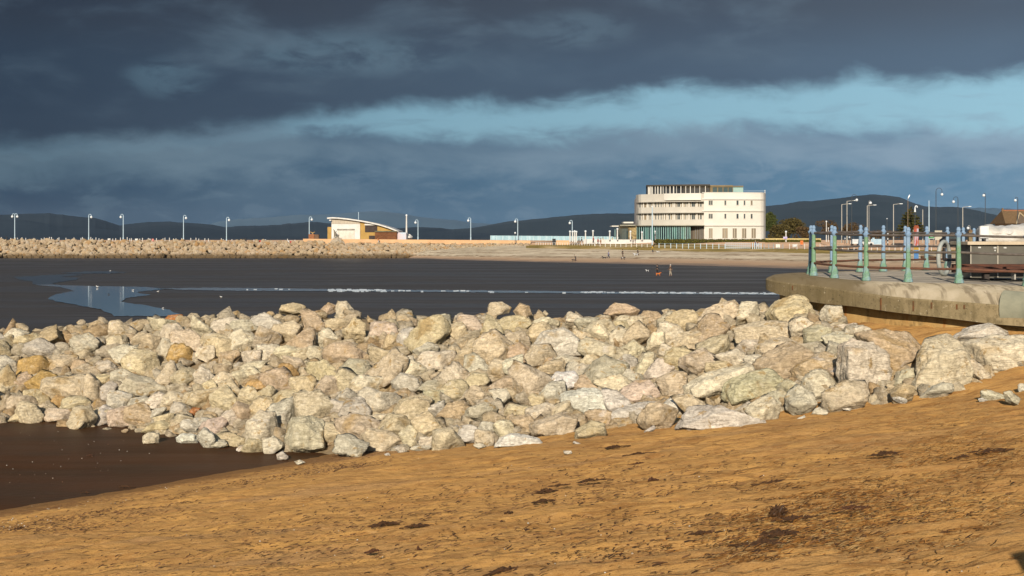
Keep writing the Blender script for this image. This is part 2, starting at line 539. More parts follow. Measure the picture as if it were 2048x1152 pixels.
tag(link('tidal_flat', mesh_np('tidal_flat', np.stack([x, y, z], 1), fq, True), FLAT_MAT), kind='structure')

# --- shallow water left on the flat
def water_material(rg=.07, bc=(.06, .072, .082, 1)):
    m, t = newmat('shallow_water')
    g = t.n('NewGeometry').outputs['Position']
    nm = t.bump(t.noise(t.mapping(g, (.5, .8, 1)), 3.0, 3, .5), .02, .02)
    t.out(bc, rg, nm, .28)
    return m
WATER = water_material()
WATER_R = water_material(.30)
RUNNEL = water_material(.25, (.20, .225, .25, 1))  # pale base colour stands in for sky reflection on the strip
ZW = FLAT + .03
def flatpt(px, py):
    Yd = ZW * F / (HY - py)
    return ((px - 1024) / F * Yd, Yd)
def pool(outline, name='water_pool', mt=None):
    rr = random.Random(len(outline)); ol = []
    for (ax, ay), (bx, by) in zip(outline, outline[1:] + outline[:1]):
        m = max(1, int(abs(bx - ax) / 5))
        for i in range(m):
            u = i / m; ol.append((ax + (bx - ax) * u + rr.gauss(0, 2.2), ay + (by - ay) * u + rr.gauss(0, .30)))
    v = [(*flatpt(px, py), ZW) for px, py in ol]
    bm = bmesh.new()
    vs = [bm.verts.new(p) for p in v]
    f = bm.faces.new(vs)
    bmesh.ops.triangulate(bm, faces=[f])
    bmesh.ops.recalc_face_normals(bm, faces=bm.faces[:])
    if bm.faces[0].normal.z < 0: bmesh.ops.reverse_faces(bm, faces=bm.faces[:])
    me = bpy.data.meshes.new(name); bm.to_mesh(me); bm.free()
    return tag(link(name, me, mt or WATER), kind='structure')
pool([(30, 554), (90, 550), (140, 548), (170, 550), (120, 553), (160, 556), (140, 561), (105, 566), (112, 569), (68, 568.5), (60, 563), (35, 558)], mt=WATER_R)
pool([(112, 569), (118, 570), (180, 572), (300, 574), (330, 578), (270, 584), (300, 590), (255, 596), (240, 603), (300, 612), (340, 620), (365, 632), (230, 632), (200, 618), (130, 606), (95, 598), (110, 588), (150, 582), (120, 574), (75, 570), (68, 568.5)])
pool([(120, 545.5), (170, 543), (215, 542), (255, 545), (215, 547), (160, 547.6)], mt=WATER_R)
pool([(315, 577), (420, 575), (560, 576.5), (700, 578.5), (900, 580), (1100, 582), (1300, 584.5), (1450, 586), (1560, 587), (1560, 589.5), (1400, 588.6), (1200, 587), (1000, 585), (800, 583.2), (640, 582), (480, 581.5), (380, 580)], mt=RUNNEL)
# streaks of broken ripples along the runnel
fb = MB()
for seg, dens in (((480, 640), 5), ((655, 770), 95), ((770, 1160), 16), ((1165, 1550), 120)):
    for _ in range(dens):
        px = random.uniform(*seg); base = 578.5 + (px - 320) / 1240 * 9.4
        py = base + random.gauss(0, .55 if dens > 100 else .9)
        cx, cy = flatpt(px, py)
        L = random.uniform(.15, .5); Wd = random.uniform(.08, .2)
        fb.box((cx, cy, ZW + .03), (L, Wd, .045), random.uniform(-.3, .3), M=Matrix.Rotation(random.uniform(-.2, .2), 3, 'Z') @ Matrix.Rotation(.6, 3, 'X'))
tag(fb.build('water_foam', mat('foam', (.42, .46, .49, 1), (.26, .31, .36, 1), 2.0, .5)), kind='stuff')
# faint wet sheen strips on the far flat
# ------------------------------------------------------------------ boulders
def ico(level):
    bm = bmesh.new(); bmesh.ops.create_icosphere(bm, subdivisions=level, radius=1.0)
    v = np.array([p.co[:] for p in bm.verts]); f = np.array([[q.index for q in fc.verts] for fc in bm.faces]); bm.free()
    return v / np.linalg.norm(v, axis=1)[:, None], f
ICO = {k: ico(k) for k in (2, 3, 4, 5)}

def hull2d(pts):
    pts = sorted(set(map(tuple, pts)))
    def half(ps):
        h = []
        for p in ps:
            while len(h) >= 2 and (h[-1][0] - h[-2][0]) * (p[1] - h[-2][1]) - (h[-1][1] - h[-2][1]) * (p[0] - h[-2][0]) <= 0: h.pop()
            h.append(p)
        return h[:-1]
    return half(pts) + half(pts[::-1])

def rock_shape(poly, thick, r, level=4, rough=1.0, k=48, rot=None, tilt=1.0):
    """poly: convex outline [(x,z)] about its centre in metres; thick: depth in metres. A faceted, worn stone."""
    dirs, f = ICO[level]
    pl = hull2d(poly); n = len(pl)
    N, H = [], []
    w = max(p[0] for p in pl) - min(p[0] for p in pl); h = max(p[1] for p in pl) - min(p[1] for p in pl)
    size = (w * h * thick) ** (1 / 3)
    for i in range(n):
        (ax, az), (bx, bz) = pl[i], pl[(i + 1) % n]
        ex, ez = bx - ax, bz - az; L = math.hypot(ex, ez)
        if L < .03 * size: continue
        nx, nz = ez / L, -ex / L
        hh = nx * ax + nz * az
        b = r.uniform(-1.15, .25) * tilt; m = math.sqrt(1 + b * b)
        if b < 0: hh = hh + b * .16 * thick * -1 * 0 - abs(b) * .10 * thick
        N.append((nx / m, b / m, nz / m)); H.append(max(hh, .14 * size) / m)
    for _ in range(int(r.integers(2, 5))):
        a, c = r.uniform(-1.0, 1.0) * tilt, r.uniform(-.45, 1.1) * tilt
        m = math.sqrt(a * a + c * c + 1)
        N.append((a / m, -1 / m, c / m)); H.append((thick * .5 + abs(a) * w * .20 + abs(c) * h * .20) / m * r.uniform(.82, 1.05))
    for _ in range(3):
        a, c = r.uniform(-.5, .5), r.uniform(-.5, .5)
        m = math.sqrt(a * a + c * c + 1)
        N.append((a / m, 1 / m, c / m)); H.append(thick * .5 * r.uniform(.85, 1.1))
    # broken corners and fracture facets
    for _ in range(int(r.integers(3, 7))):
        v = r.normal(size=3); v[1] = -abs(v[1]); v /= np.linalg.norm(v)
        ext = abs(v[0]) * w / 2 + abs(v[1]) * thick / 2 + abs(v[2]) * h / 2
        N.append(tuple(v)); H.append(ext * r.uniform(.70, .90) * (1 + .14 * (1 - tilt)))
    N = np.array(N); H = np.array(H)
    d = dirs * np.array([w, thick, h]) / size
    d /= np.linalg.norm(d, axis=1)[:, None]
    q = np.maximum(d @ N.T, 0) / H
    rad = (q ** k).sum(1) ** (-1 / k)
    p = d * rad[:, None]
    off = r.uniform(-50, 50, 3)
    s = p / size
    ax = r.normal(size=3); ax /= np.linalg.norm(ax)
    strat = s + np.outer(s @ ax, ax) * 3.0
    dis = .030 * fbm(s * 1.9 + off, 3) + .028 * fbm(strat * 2.6 + off, 4, .55) - .030 * np.abs(vnoise(s * 5.2 + off)) - .016 * np.abs(vnoise(s * 11 + off))
    if level >= 4: dis = dis - .03 * np.maximum(0, .18 - np.abs(vnoise(strat * 2.2 + off + 9))) / .18
    p = p + d * (dis * size * rough)[:, None]
    if rot is not None: p = p @ np.array(rot).T
    return p, f

def limestone(name='limestone', tones=None):
    m, t = newmat(name)
    oi = t.n('ObjectInfo')
    tc = t.n('TexCoord').outputs['Object']
    sh = t.n('VectorMath'); sh.operation = 'MULTIPLY_ADD'
    cx = t.n('CombineXYZ')
    for i in range(3): t.l(oi.outputs['Random'], cx.inputs[i])
    t.l(cx.outputs[0], sh.inputs[0]); sh.inputs[1].default_value = (91, 57, 73); t.l(tc, sh.inputs[2])
    v = sh.outputs[0]
    base = oi.outputs['Color']
    if tones:
        gi = t.n('NewGeometry'); v = gi.outputs['Position']
        base = t.ramp(gi.outputs['Random Per Island'], [(i / (len(tones) - 1), c) for i, c in enumerate(tones)])
    c = t.mix(t.math('MULTIPLY', t.range(t.noise(v, 2.2, 6, .62, .5), .35, .7), .55), base, t.mix(1.0, base, (.62, .60, .56, 1), 'MULTIPLY'))
    c = t.mix(t.math('MULTIPLY', t.range(t.noise(v, 6.5, 5, .65, .3), .5, .72), .5), c, t.mix(.6, base, (.62, .58, .50, 1)))
    # veins / bedding lines
    vein = t.noise(t.mapping(v, (1.2, 1.2, 5.0), (.4, .3, .2)), 2.0, 5, .6, 1.2)
    vl = t.range(t.math('ABSOLUTE', t.math('SUBTRACT', vein, .5)), .035, .0)
    c = t.mix(t.math('MULTIPLY', vl, .26), c, t.mix(1.0, base, (.42, .36, .30, 1), 'MULTIPLY'))
    # ochre weathering and weed stain patches
    oc = t.math('MULTIPLY', t.range(t.noise(v, 1.1, 4, .6, .6), .56, .70), .62)
    c = t.mix(oc, c, (.36, .235, .085, 1))
    wt = t.math('MULTIPLY', t.range(t.noise(v, 1.7, 3, .6, .4), .66, .74), .5)
    c = t.mix(wt, c, (.60, .56, .52, 1))
    c = t.mix(t.math('MULTIPLY', t.range(t.noise(v, 1.5, 4, .6, .8), .57, .68), .28), c, t.mix(.5, base, (.46, .32, .22, 1)))
    c = t.mix(t.math('MULTIPLY', t.range(t.noise(v, 3.6, 4, .65, .5), .60, .68), .7), c, (.36, .225, .07, 1))
    g1 = t.noise(v, 13, 6, .72)
    c = t.mix(t.range(g1, .30, .72), t.mix(1.0, c, (.85, .82, .78, 1), 'MULTIPLY'), t.mix(1.0, c, (1.34, 1.34, 1.32, 1), 'MULTIPLY'))
    dk = t.math('MULTIPLY', t.range(t.noise(v, 24, 4, .7), .60, .74), .55)
    c = t.mix(dk, c, t.mix(1.0, base, (.30, .26, .22, 1), 'MULTIPLY'))
    h = t.math('ADD', t.noise(t.mapping(v, (1, 1, 2.4), (.5, .2, 0)), 7, 7, .68), t.math('MULTIPLY', vl, -.18))
    h = t.math('ADD', h, t.math('MULTIPLY', t.noise(v, 30, 5, .7), .45))
    nm = t.bump(h, .9, .095)
    t.out(c, .88, nm, .22, 0, .6)
    return m
ROCK = limestone()
TONES = {'cream': (.52, .43, .285, 1), 'pale cream': (.57, .495, .365, 1), 'grey': (.45, .40, .305, 1), 'pale grey': (.53, .475, .38, 1), 'buff': (.47, .36, .23, 1),
         'pinkish': (.52, .415, .31, 1), 'greenish grey': (.45, .405, .285, 1), 'ochre': (.43, .28, .11, 1), 'white': (.62, .585, .52, 1), 'rusty orange': (.40, .17, .06, 1), 'dark grey': (.29, .27, .22, 1)}

BOULDERS = []     # (object, px, py, w, h, tone)
def place_rock(poly_px, tone, seed, thick=.85, sink=.18, Yd=None, level=4, rough=1.0, surf=bank_z, tilt=1.0):
    r = np.random.default_rng(seed)
    cx = sum(p[0] for p in poly_px) / len(poly_px); cy = sum(p[1] for p in poly_px) / len(poly_px)
    w = max(p[0] for p in poly_px) - min(p[0] for p in poly_px); h = max(p[1] for p in poly_px) - min(p[1] for p in poly_px)
    if Yd is None:
        Yd = hit(cx, min(cy + .32 * h, 1100), surf, 8, 70, 1400)
    s = Yd / F
    poly = [((x - cx) * s, -(y - cy) * s) for x, y in poly_px]
    th = thick * min(math.sqrt(w * h), 1.6 * min(w, h)) * s
    Yc = Yd + th * sink
    k = Yc / Yd
    p, f = rock_shape([(a * k, b * k) for a, b in poly], th, r, level, rough, tilt=tilt)
    me = mesh_np('boulder', p, f, True)
    o = link('boulder', me, ROCK)
    o.location = P(cx, cy, Yc)
    c = TONES[tone]; v = float(r.uniform(1.08, 1.27))
    o.color = (c[0] * v, c[1] * v * float(r.uniform(1.0, 1.05)), c[2] * v * float(r.uniform(.97, 1.13)), 1)
    BOULDERS.append([o, cx, cy, w, h, tone])
    return o

TR = [  # outlines traced from the photograph: (tone, thickness, [(px,py)...])
 ('pale cream', .62, [(1679, 692), (1703, 680), (1751, 684), (1781, 697), (1786, 729), (1784, 804), (1735, 810), (1695, 788), (1677, 750)]),
 ('buff', .8, [(1714, 668), (1757, 661), (1818, 677), (1853, 705), (1846, 724), (1816, 748), (1789, 766), (1770, 702), (1744, 690)]),
 ('pale cream', .55, [(1842, 716), (1869, 692), (1923, 687), (1939, 705), (1950, 740), (1941, 767), (1901, 790), (1834, 798), (1819, 783)]),
 ('pale cream', .8, [(1933, 684), (1982, 674), (2062, 676), (2066, 730), (2035, 740), (1995, 747), (1957, 744), (1941, 706)]),
 ('pale grey', .8, [(1889, 684), (1933, 660), (1982, 646), (2016, 662), (2022, 680), (1955, 690)]),
 ('pale grey', .7, [(1838, 797), (1862, 775), (1890, 763), (1909, 767), (1912, 779), (1890, 792)]),
 ('pale cream', .8, [(1603, 759), (1613, 745), (1632, 737), (1660, 747), (1678, 768), (1677, 782), (1660, 797), (1625, 809), (1606, 797)]),
 ('greenish grey', .8, [(1442, 785), (1455, 765), (1490, 750), (1550, 745), (1566, 755), (1573, 785), (1555, 797), (1520, 805), (1460, 813), (1446, 803)]),
 ('buff', .7, [(1511, 731), (1545, 705), (1600, 689), (1622, 703), (1631, 722), (1616, 747), (1570, 768), (1558, 760), (1518, 747)]),
 ('pale cream', .6, [(1365, 775), (1400, 755), (1500, 723), (1513, 740), (1510, 754), (1450, 782), (1440, 797), (1390, 810), (1368, 802)]),
 ('cream', .8, [(1315, 758), (1350, 743), (1382, 745), (1372, 795), (1330, 800), (1318, 780)]),
 ('pale grey', .55, [(1209, 828), (1240, 815), (1310, 806), (1324, 817), (1319, 832), (1260, 842), (1225, 849), (1210, 840)]),
 ('white', .7, [(1320, 812), (1345, 797), (1370, 789), (1376, 805), (1356, 837), (1345, 845), (1332, 827)]),
 ('white', .8, [(1119, 795), (1130, 785), (1180, 777), (1222, 781), (1214, 824), (1180, 835), (1150, 830), (1123, 815)]),
 ('pale grey', .7, [(1354, 858), (1370, 835), (1400, 821), (1445, 813), (1500, 832), (1542, 846), (1480, 860), (1400, 866)]),
 ('cream', .9, [(1535, 627), (1550, 609), (1590, 596), (1608, 599), (1626, 615), (1640, 645), (1590, 648), (1545, 647)]),
 ('pale cream', .8, [(1640, 635), (1655, 607), (1685, 605), (1689, 637), (1672, 652), (1645, 647)]),
 ('cream', .7, [(1460, 658), (1500, 647), (1570, 644), (1602, 650), (1610, 677), (1595, 688), (1520, 688), (1466, 688)]),
 ('greenish grey', .8, [(1608, 660), (1640, 649), (1664, 655), (1667, 677), (1640, 693), (1608, 688)]),
 ('cream', .7, [(1393, 642), (1410, 620), (1432, 609), (1470, 599), (1482, 610), (1482, 632), (1460, 648), (1418, 652)]),
 ('buff', .7, [(1207, 627), (1225, 611), (1256, 607), (1282, 620), (1270, 633), (1222, 638)]),
 ('pale cream', .9, [(1170, 662), (1190, 640), (1215, 637), (1241, 665), (1232, 688), (1195, 693), (1173, 682)]),
 ('pale grey', .7, [(1066, 692), (1085, 665), (1127, 654), (1152, 670), (1170, 690), (1172, 712), (1130, 716), (1085, 711)]),
 ('white', .7, [(988, 896), (1000, 875), (1022, 866), (1076, 876), (1090, 889), (1040, 896)]),
 ('pale cream', .8, [(1690, 656), (1720, 650), (1745, 658), (1740, 668), (1705, 676), (1688, 668)]),
 ('pale grey', .7, [(1640, 672), (1668, 664), (1712, 668), (1720, 690), (1682, 700), (1650, 690)]),
 ('cream', .7, [(1508, 690), (1560, 676), (1600, 682), (1598, 700), (1540, 722), (1512, 722)]),
 ('buff', .8, [(1580, 740), (1605, 722), (1645, 705), (1672, 712), (1672, 745), (1630, 755), (1590, 770)]),
 ('grey', .7, [(1590, 690), (1632, 682), (1655, 695), (1650, 712), (1622, 722)]),
 ('cream', .8, [(1392, 700), (1440, 672), (1458, 668), (1462, 695), (1440, 722), (1400, 730)]),
 ('pale cream', .8, [(1290, 700), (1302, 665), (1330, 662), (1332, 690), (1326, 702), (1300, 706)]),
 ('pale cream', .8, [(1268, 742), (1290, 706), (1310, 703), (1305, 745), (1290, 760), (1270, 755)]),
 ('cream', .7, [(1330, 690), (1360, 668), (1400, 660), (1420, 668), (1415, 690), (1370, 706), (1335, 704)]),
 ('grey', .8, [(1312, 640), (1340, 622), (1356, 632), (1350, 655), (1330, 662), (1313, 655)]),
 ('pinkish', .8, [(1240, 790), (1275, 765), (1305, 762), (1320, 785), (1316, 805), (1280, 812), (1245, 812)]),
 ('white', .8, [(1100, 775), (1112, 745), (1150, 742), (1162, 760), (1150, 780), (1110, 790)]),
 ('buff', .8, [(1145, 770), (1160, 755), (1205, 757), (1220, 770), (1200, 785), (1150, 783)]),
 ('cream', .8, [(1060, 850), (1100, 840), (1130, 825), (1160, 835), (1150, 870), (1100, 880), (1065, 872)]),
 ('cream', .8, [(1150, 862), (1180, 845), (1210, 850), (1215, 872), (1180, 882), (1150, 880)]),
 ('cream', .7, [(912, 772), (945, 745), (975, 745), (982, 765), (965, 780), (915, 782)]),
 ('cream', .8, [(905, 720), (930, 690), (975, 672), (990, 690), (960, 712), (912, 738)]),
 ('grey', .8, [(676, 742), (700, 720), (736, 720), (742, 740), (730, 760), (690, 766)]),
 ('grey', .8, [(672, 830), (690, 800), (725, 795), (748, 820), (740, 848), (700, 856)]),
 ('grey', .9, [(570, 880), (585, 840), (620, 830), (648, 850), (652, 900), (610, 912), (575, 905)]),
 ('cream', .8, [(720, 870), (740, 855), (790, 868), (812, 885), (790, 905), (735, 905)]),
 ('cream', .8, [(780, 835), (800, 800), (840, 790), (865, 800), (860, 835), (820, 850)]),
 ('pale cream', .8, [(320, 668), (328, 652), (350, 648), (378, 668), (376, 684), (345, 688), (322, 680)]),
 ('rusty orange', .8, [(328, 640), (340, 630), (362, 629), (368, 640), (350, 650), (332, 650)]),
 ('ochre', .8, [(488, 775), (505, 760), (535, 760), (548, 772), (540, 788), (500, 790)]),
 ('rusty orange', .8, [(375, 825), (385, 815), (400, 817), (402, 828), (388, 834)]),
 ('cream', .8, [(240, 725), (262, 700), (310, 702), (315, 740), (280, 760), (248, 750)]),
 ('greenish grey', .7, [(240, 770), (258, 748), (285, 756), (340, 775), (342, 795), (280, 800), (245, 790)]),
 ('cream', .8, [(160, 768), (180, 745), (200, 765), (205, 800), (180, 815), (158, 800)]),
 ('grey', .7, [(200, 775), (212, 765), (235, 770), (228, 805), (206, 812)]),
 ('grey', .6, [(250, 815), (262, 800), (292, 792), (305, 800), (300, 815), (270, 825)]),
 ('grey', .5, [(268, 850), (300, 825), (330, 808), (340, 815), (320, 835), (285, 855)]),
 ('cream', .8, [(282, 862), (300, 848), (325, 842), (345, 855), (335, 868), (290, 870)]),
 ('pale cream', .9, [(284, 876), (296, 870), (314, 872), (317, 888), (284, 892)]),
 ('white', .9, [(354, 876), (365, 868), (392, 870), (396, 887), (358, 891)]),
 ('pale grey', .8, [(418, 890), (430, 880), (448, 880), (458, 892), (440, 898), (425, 897)]),
 ('cream', .8, [(172, 830), (195, 815), (220, 815), (225, 845), (200, 857), (172, 850)]),
 ('pale grey', .8, [(175, 838), (205, 812), (222, 822), (226, 848), (190, 858)]),
 ('cream', .8, [(10, 805), (25, 790), (60, 792), (70, 815), (50, 830), (15, 825)]),
 ('ochre', .8, [(95, 810), (110, 790), (135, 800), (138, 815), (120, 823), (98, 820)]),
 ('pinkish', .8, [(80, 835), (95, 818), (140, 822), (138, 842), (95, 850)]),
 ('cream', .7, [(15, 840), (30, 825), (60, 832), (58, 843), (25, 847)]),
 ('cream', .9, [(556, 625), (562, 610), (580, 606), (605, 612), (612, 625), (585, 632)]),
 ('buff', .9, [(640, 620), (655, 606), (672, 612), (670, 626), (650, 630)]),
 ('pale cream', .9, [(670, 625), (678, 606), (692, 604), (708, 620), (705, 635), (680, 638)]),
 ('cream', .8, [(975, 620), (978, 605), (1000, 604), (1025, 615), (1015, 628), (985, 630)]),
 ('buff', .8, [(1025, 622), (1040, 606), (1060, 612), (1062, 632), (1035, 640)]),
 ('cream', .8, [(960, 665), (972, 632), (1000, 650), (1012, 675), (990, 690), (962, 682)]),
 ('grey', .7, [(830, 780), (850, 765), (880, 760), (890, 778), (865, 790)]),
 ('cream', .8, [(752, 645), (785, 640), (800, 655), (790, 672), (755, 668)]),
 ('pinkish', .7, [(738, 655), (745, 640), (790, 645), (798, 665), (770, 680), (740, 678)]),
 ('cream', .7, [(540, 805), (565, 782), (610, 785), (620, 800), (600, 822), (560, 830)]),
 ('pale grey', .7, [(780, 765), (800, 745), (840, 755), (848, 775), (820, 790), (790, 785)]),
]
def inside(poly, x, y, m=0.0):
    cx = sum(p[0] for p in poly) / len(poly); cy = sum(p[1] for p in poly) / len(poly)
    x = cx + (x - cx) / (1 + m); y = cy + (y - cy) / (1 + m)
    c = False; j = len(poly) - 1
    for i in range(len(poly)):
        xi, yi = poly[i]; xj, yj = poly[j]
        if (yi > y) != (yj > y) and x < (xj - xi) * (y - yi) / (yj - yi) + xi: c = not c
        j = i
    return c
for i, (tone, th, poly) in enumerate(TR):
    big = max(p[0] for p in poly) - min(p[0] for p in poly) > 75
    place_rock(poly, tone, 1000 + i, th, .1, level=5 if big else 4, rough=.9, tilt=.42 if big else .6)

# the rest of the bank, packed row by row
FOOT = lambda px: float(np.interp(px, B_PX, B_FOOT))
CREST = lambda px: float(np.interp(px, B_PX, B_CPY))
def rand_poly(cx, cy, w, h, r):
    n = int(r.integers(4, 8)); a0 = r.uniform(0, 6.28); tilt = r.normal(0, .35)
    pts = []
    for i in range(n):
        a = a0 + 2 * math.pi * (i + r.uniform(-.32, .32)) / n
        u, v = .5 * w * math.cos(a) * r.uniform(.86, 1.12), .5 * h * math.sin(a) * r.uniform(.86, 1.12)
        pts.append((cx + u * math.cos(tilt) - v * math.sin(tilt), cy + u * math.sin(tilt) + v * math.cos(tilt)))
    return pts
TRB = [(min(a for a, _ in p[2]), max(a for a, _ in p[2]), min(b for _, b in p[2]), max(b for _, b in p[2])) for p in TR]
pr = np.random.default_rng(21)
cand, placed = [], []
for i in range(15000):
    px = pr.uniform(-60, 2100); f, c = FOOT(px), CREST(px)
    py = pr.uniform(c + 13, f - 6)
    if px > 1690 and py < np.interp(px, [1690, 1760, 1860, 1930], [640, 690, 705, 640]): continue
    rad = (17.5 if px < 700 else 19.0 if px < 1250 else 22.0) * pr.uniform(.78, 1.3) * (1.35 if len(placed) < 40 else 1.0)
    if any(bb[0] - rad < px < bb[1] + rad and bb[2] - rad < py < bb[3] + rad and any(inside(p[2], px + rad * a_, py + rad * b_, -.10) for a_, b_ in ((0, 0), (.6, 0), (-.6, 0), (0, .55), (0, -.4))) for p, bb in zip(TR, TRB)): continue
    if any(abs(px - q[0]) < (rad + q[2]) * .93 and ((px - q[0]) / 1.15) ** 2 + ((py - q[1]) / .86) ** 2 < ((rad + q[2]) * .5 * 1.36) ** 2 for q in placed): continue
    placed.append((px, py, rad))
NEED = 300 - len(BOULDERS) - 22
print('auto candidates', len(placed), 'traced', len(BOULDERS))
placed.sort(key=lambda q: -q[2])
TN = list(TONES)
WT_L = np.array([.40, .18, .07, .12, .12, .05, .04, .055, .01, .01, .0]); WT_L /= WT_L.sum()
WT_R = np.array([.36, .26, .06, .16, .09, .03, .04, .0, .0, 0, .0]); WT_R /= WT_R.sum()
small = []
for i, (px, py, rad) in enumerate(placed):
    if i >= NEED: small.append((px, py, rad)); continue
    r = np.random.default_rng(5000 + i)
    w = rad * 2 * r.uniform(1.3, 1.95); h = rad * 2 * r.uniform(.95, 1.35) * (.8 if py - CREST(px) < 30 else 1)
    tone = TN[int(r.choice(len(TN), p=WT_L if px < 760 else WT_R))]
    place_rock(rand_poly(px, py + 3, w, h, r), tone, 7000 + i, r.uniform(.7, .95), .12, level=4)
# loose stones lying on the sand at the foot of the bank
for i, (px, py, w, h, tone) in enumerate([(1640, 826, 34, 22, 'pale grey'), (1605, 836, 16, 11, 'white'), (1690, 815, 30, 12, 'pale grey'), (1800, 800, 34, 13, 'white'), (1970, 752, 44, 9, 'white'), (1985, 792, 60, 22, 'pale grey'), (2024, 797, 40, 20, 'grey'), (2050, 778, 22, 20, 'pale grey'), (1965, 800, 22, 10, 'white'),
        (564, 915, 26, 15, 'grey'), (601, 926, 26, 12, 'pale grey'), (480, 898, 20, 10, 'pale grey'), (800, 902, 30, 16, 'grey'), (840, 897, 50, 14, 'pale grey'), (776, 910, 16, 9, 'white'), (1136, 905, 18, 9, 'pale grey'), (1157, 889, 22, 11, 'pale grey'), (725, 905, 14, 8, 'pale grey'), (1380, 862, 18, 8, 'pale grey'), (250, 862, 16, 8, 'buff'), (1300, 860, 26, 10, 'pale grey'), (960, 893, 26, 10, 'pale grey')]):
    r = np.random.default_rng(9000 + i)
    o = place_rock(rand_poly(px, py, w, h, r), tone, 9100 + i, .9, .0, level=4, surf=base_z)
    BOULDERS[-1][5] = tone + ' loose'
print('boulders', len(BOULDERS), 'small', len(small))

# bank core (rubble and shadowed sand between the blocks)
xs = np.arange(-34, 16, .25); ysr = np.arange(24, 66, .25)
X, Y = np.meshgrid(xs, ysr); x, y = X.ravel(), Y.ravel()
zm = mound_z(x, y) - .14; zb = base_z(x, y)
z = np.maximum(zm, -6) + .06 * fbm(np.stack([x, y, 0 * x], 1) * 2.0, 3)
n, k = len(xs), len(ysr); ii = np.arange(n * k).reshape(k, n)
fq = np.stack([ii[:-1, :-1].ravel(), ii[:-1, 1:].ravel(), ii[1:, 1:].ravel(), ii[1:, :-1].ravel()], 1)
fq = fq[(z - zb)[fq].max(1) > -.5]
tag(link('ground_under_rocks', mesh_np('ground_under_rocks', np.stack([x, y, z], 1), fq, True), mat('core', (.34, .255, .155, 1), (.22, .165, .095, 1), 1.5, .95, .1, .05)), kind='structure')

# smaller stones wedged in the gaps: past the 300 largest, one object
def heap(name, specs, level, mt, k=12):
    V, Fc, off = [], [], 0
    for (cx, cy, cz, a, b, c, seed) in specs:
        r = np.random.default_rng(seed)
        p, f = rock_shape(rand_poly(0, 0, a, c, r), b, r, level, 1.0, k)
        R = np.array(Matrix.Rotation(float(r.uniform(0, 6.28)), 3, 'Z'))
        V.append(p @ R.T + np.array([cx, cy, cz])); Fc.append(f + off); off += len(p)
    return link(name, mesh_np(name, np.concatenate(V), np.concatenate(Fc), True), mt)
def rubble_mat(name, tones, zlo=None, zhi=None):
    m, t = newmat(name)
    g = t.n('NewGeometry')
    isl = g.outputs['Random Per Island']
    c = t.ramp(isl, [(i / (len(tones) - 1), c) for i, c in enumerate(tones)])
    pos = g.outputs['Position']
    c = t.mix(t.math('MULTIPLY', t.range(t.noise(pos, 5, 5, .65), .42, .68), .5), c, t.mix(1.0, c, (.55, .5, .45, 1), 'MULTIPLY'))
    if zlo is not None:
        z = t.n('SeparateXYZ'); t.l(pos, z.inputs[0])
        zz = t.math('ADD', z.outputs[2], t.math('MULTIPLY', t.math('SUBTRACT', t.noise(pos, .22, 4, .6), .5), 1.5))
        c = t.mix(t.math('MULTIPLY', t.range(zz, zhi, zlo), .85), c, (.085, .055, .025, 1))
    nm = t.bump(t.noise(pos, 9, 5, .65), .6, .06)
    t.out(c, .9, nm, .2, 0, .5)
    return m
RUB = limestone('rubble', [(.50, .42, .29, 1), (.40, .35, .26, 1), (.54, .46, .32, 1), (.44, .34, .21, 1), (.46, .41, .32, 1), (.40, .28, .15, 1), (.52, .45, .32, 1)])
specs = []
hr = np.random.default_rng(77)
for px, py, rad in small:
    Yd = hit(px, py, bank_z, 8, 70, 1400); s = Yd / F * 2.5 * rad
    x, y, z = P(px, py, Yd); specs.append((x, y, z, s * 1.15, s, s * .8, int(hr.integers(1e9))))
for i in range(1500):
    px = hr.uniform(-60, 2080); c, f = CREST(px), FOOT(px)
    py = hr.uniform(c - 2, f + 3)
    if px > 1690 and py < np.interp(px, [1690, 1760, 1860, 1930], [640, 690, 705, 640]): continue
    Yd = hit(px, py, bank_z, 8, 70, 1400); s = hr.uniform(.22, .60)
    x, y, z = P(px, py, Yd); specs.append((x, y, z - .05, s * 1.2, s, s * .8, int(hr.integers(1e9))))
for i in range(260):     # back of the bank
    px = hr.uniform(-80, 1640); yc = float(np.interp(px, B_PX, B_CY))
    yb = yc + hr.uniform(.6, 6); x = (px - 1024) / F * yb; s = hr.uniform(.6, 1.1)
    specs.append((x, yb, float(bank_z(x, yb)) - .15, s * 1.2, s, s * .8, int(hr.integers(1e9))))
for i in range(420):     # the bank runs on to the left of the view
    px = hr.uniform(-620, -45); c, f = CREST(px), FOOT(px); py = hr.uniform(c + 4, f - 2)
    Yd = hit(px, py, bank_z, 8, 80, 1400); s = hr.uniform(.55, 1.15)
    x, y, z = P(px, py, Yd); specs.append((x, y, z, s * 1.3, s, s * .95, int(hr.integers(1e9))))
tag(heap('rubble', specs, 3, RUB, 40), kind='stuff')
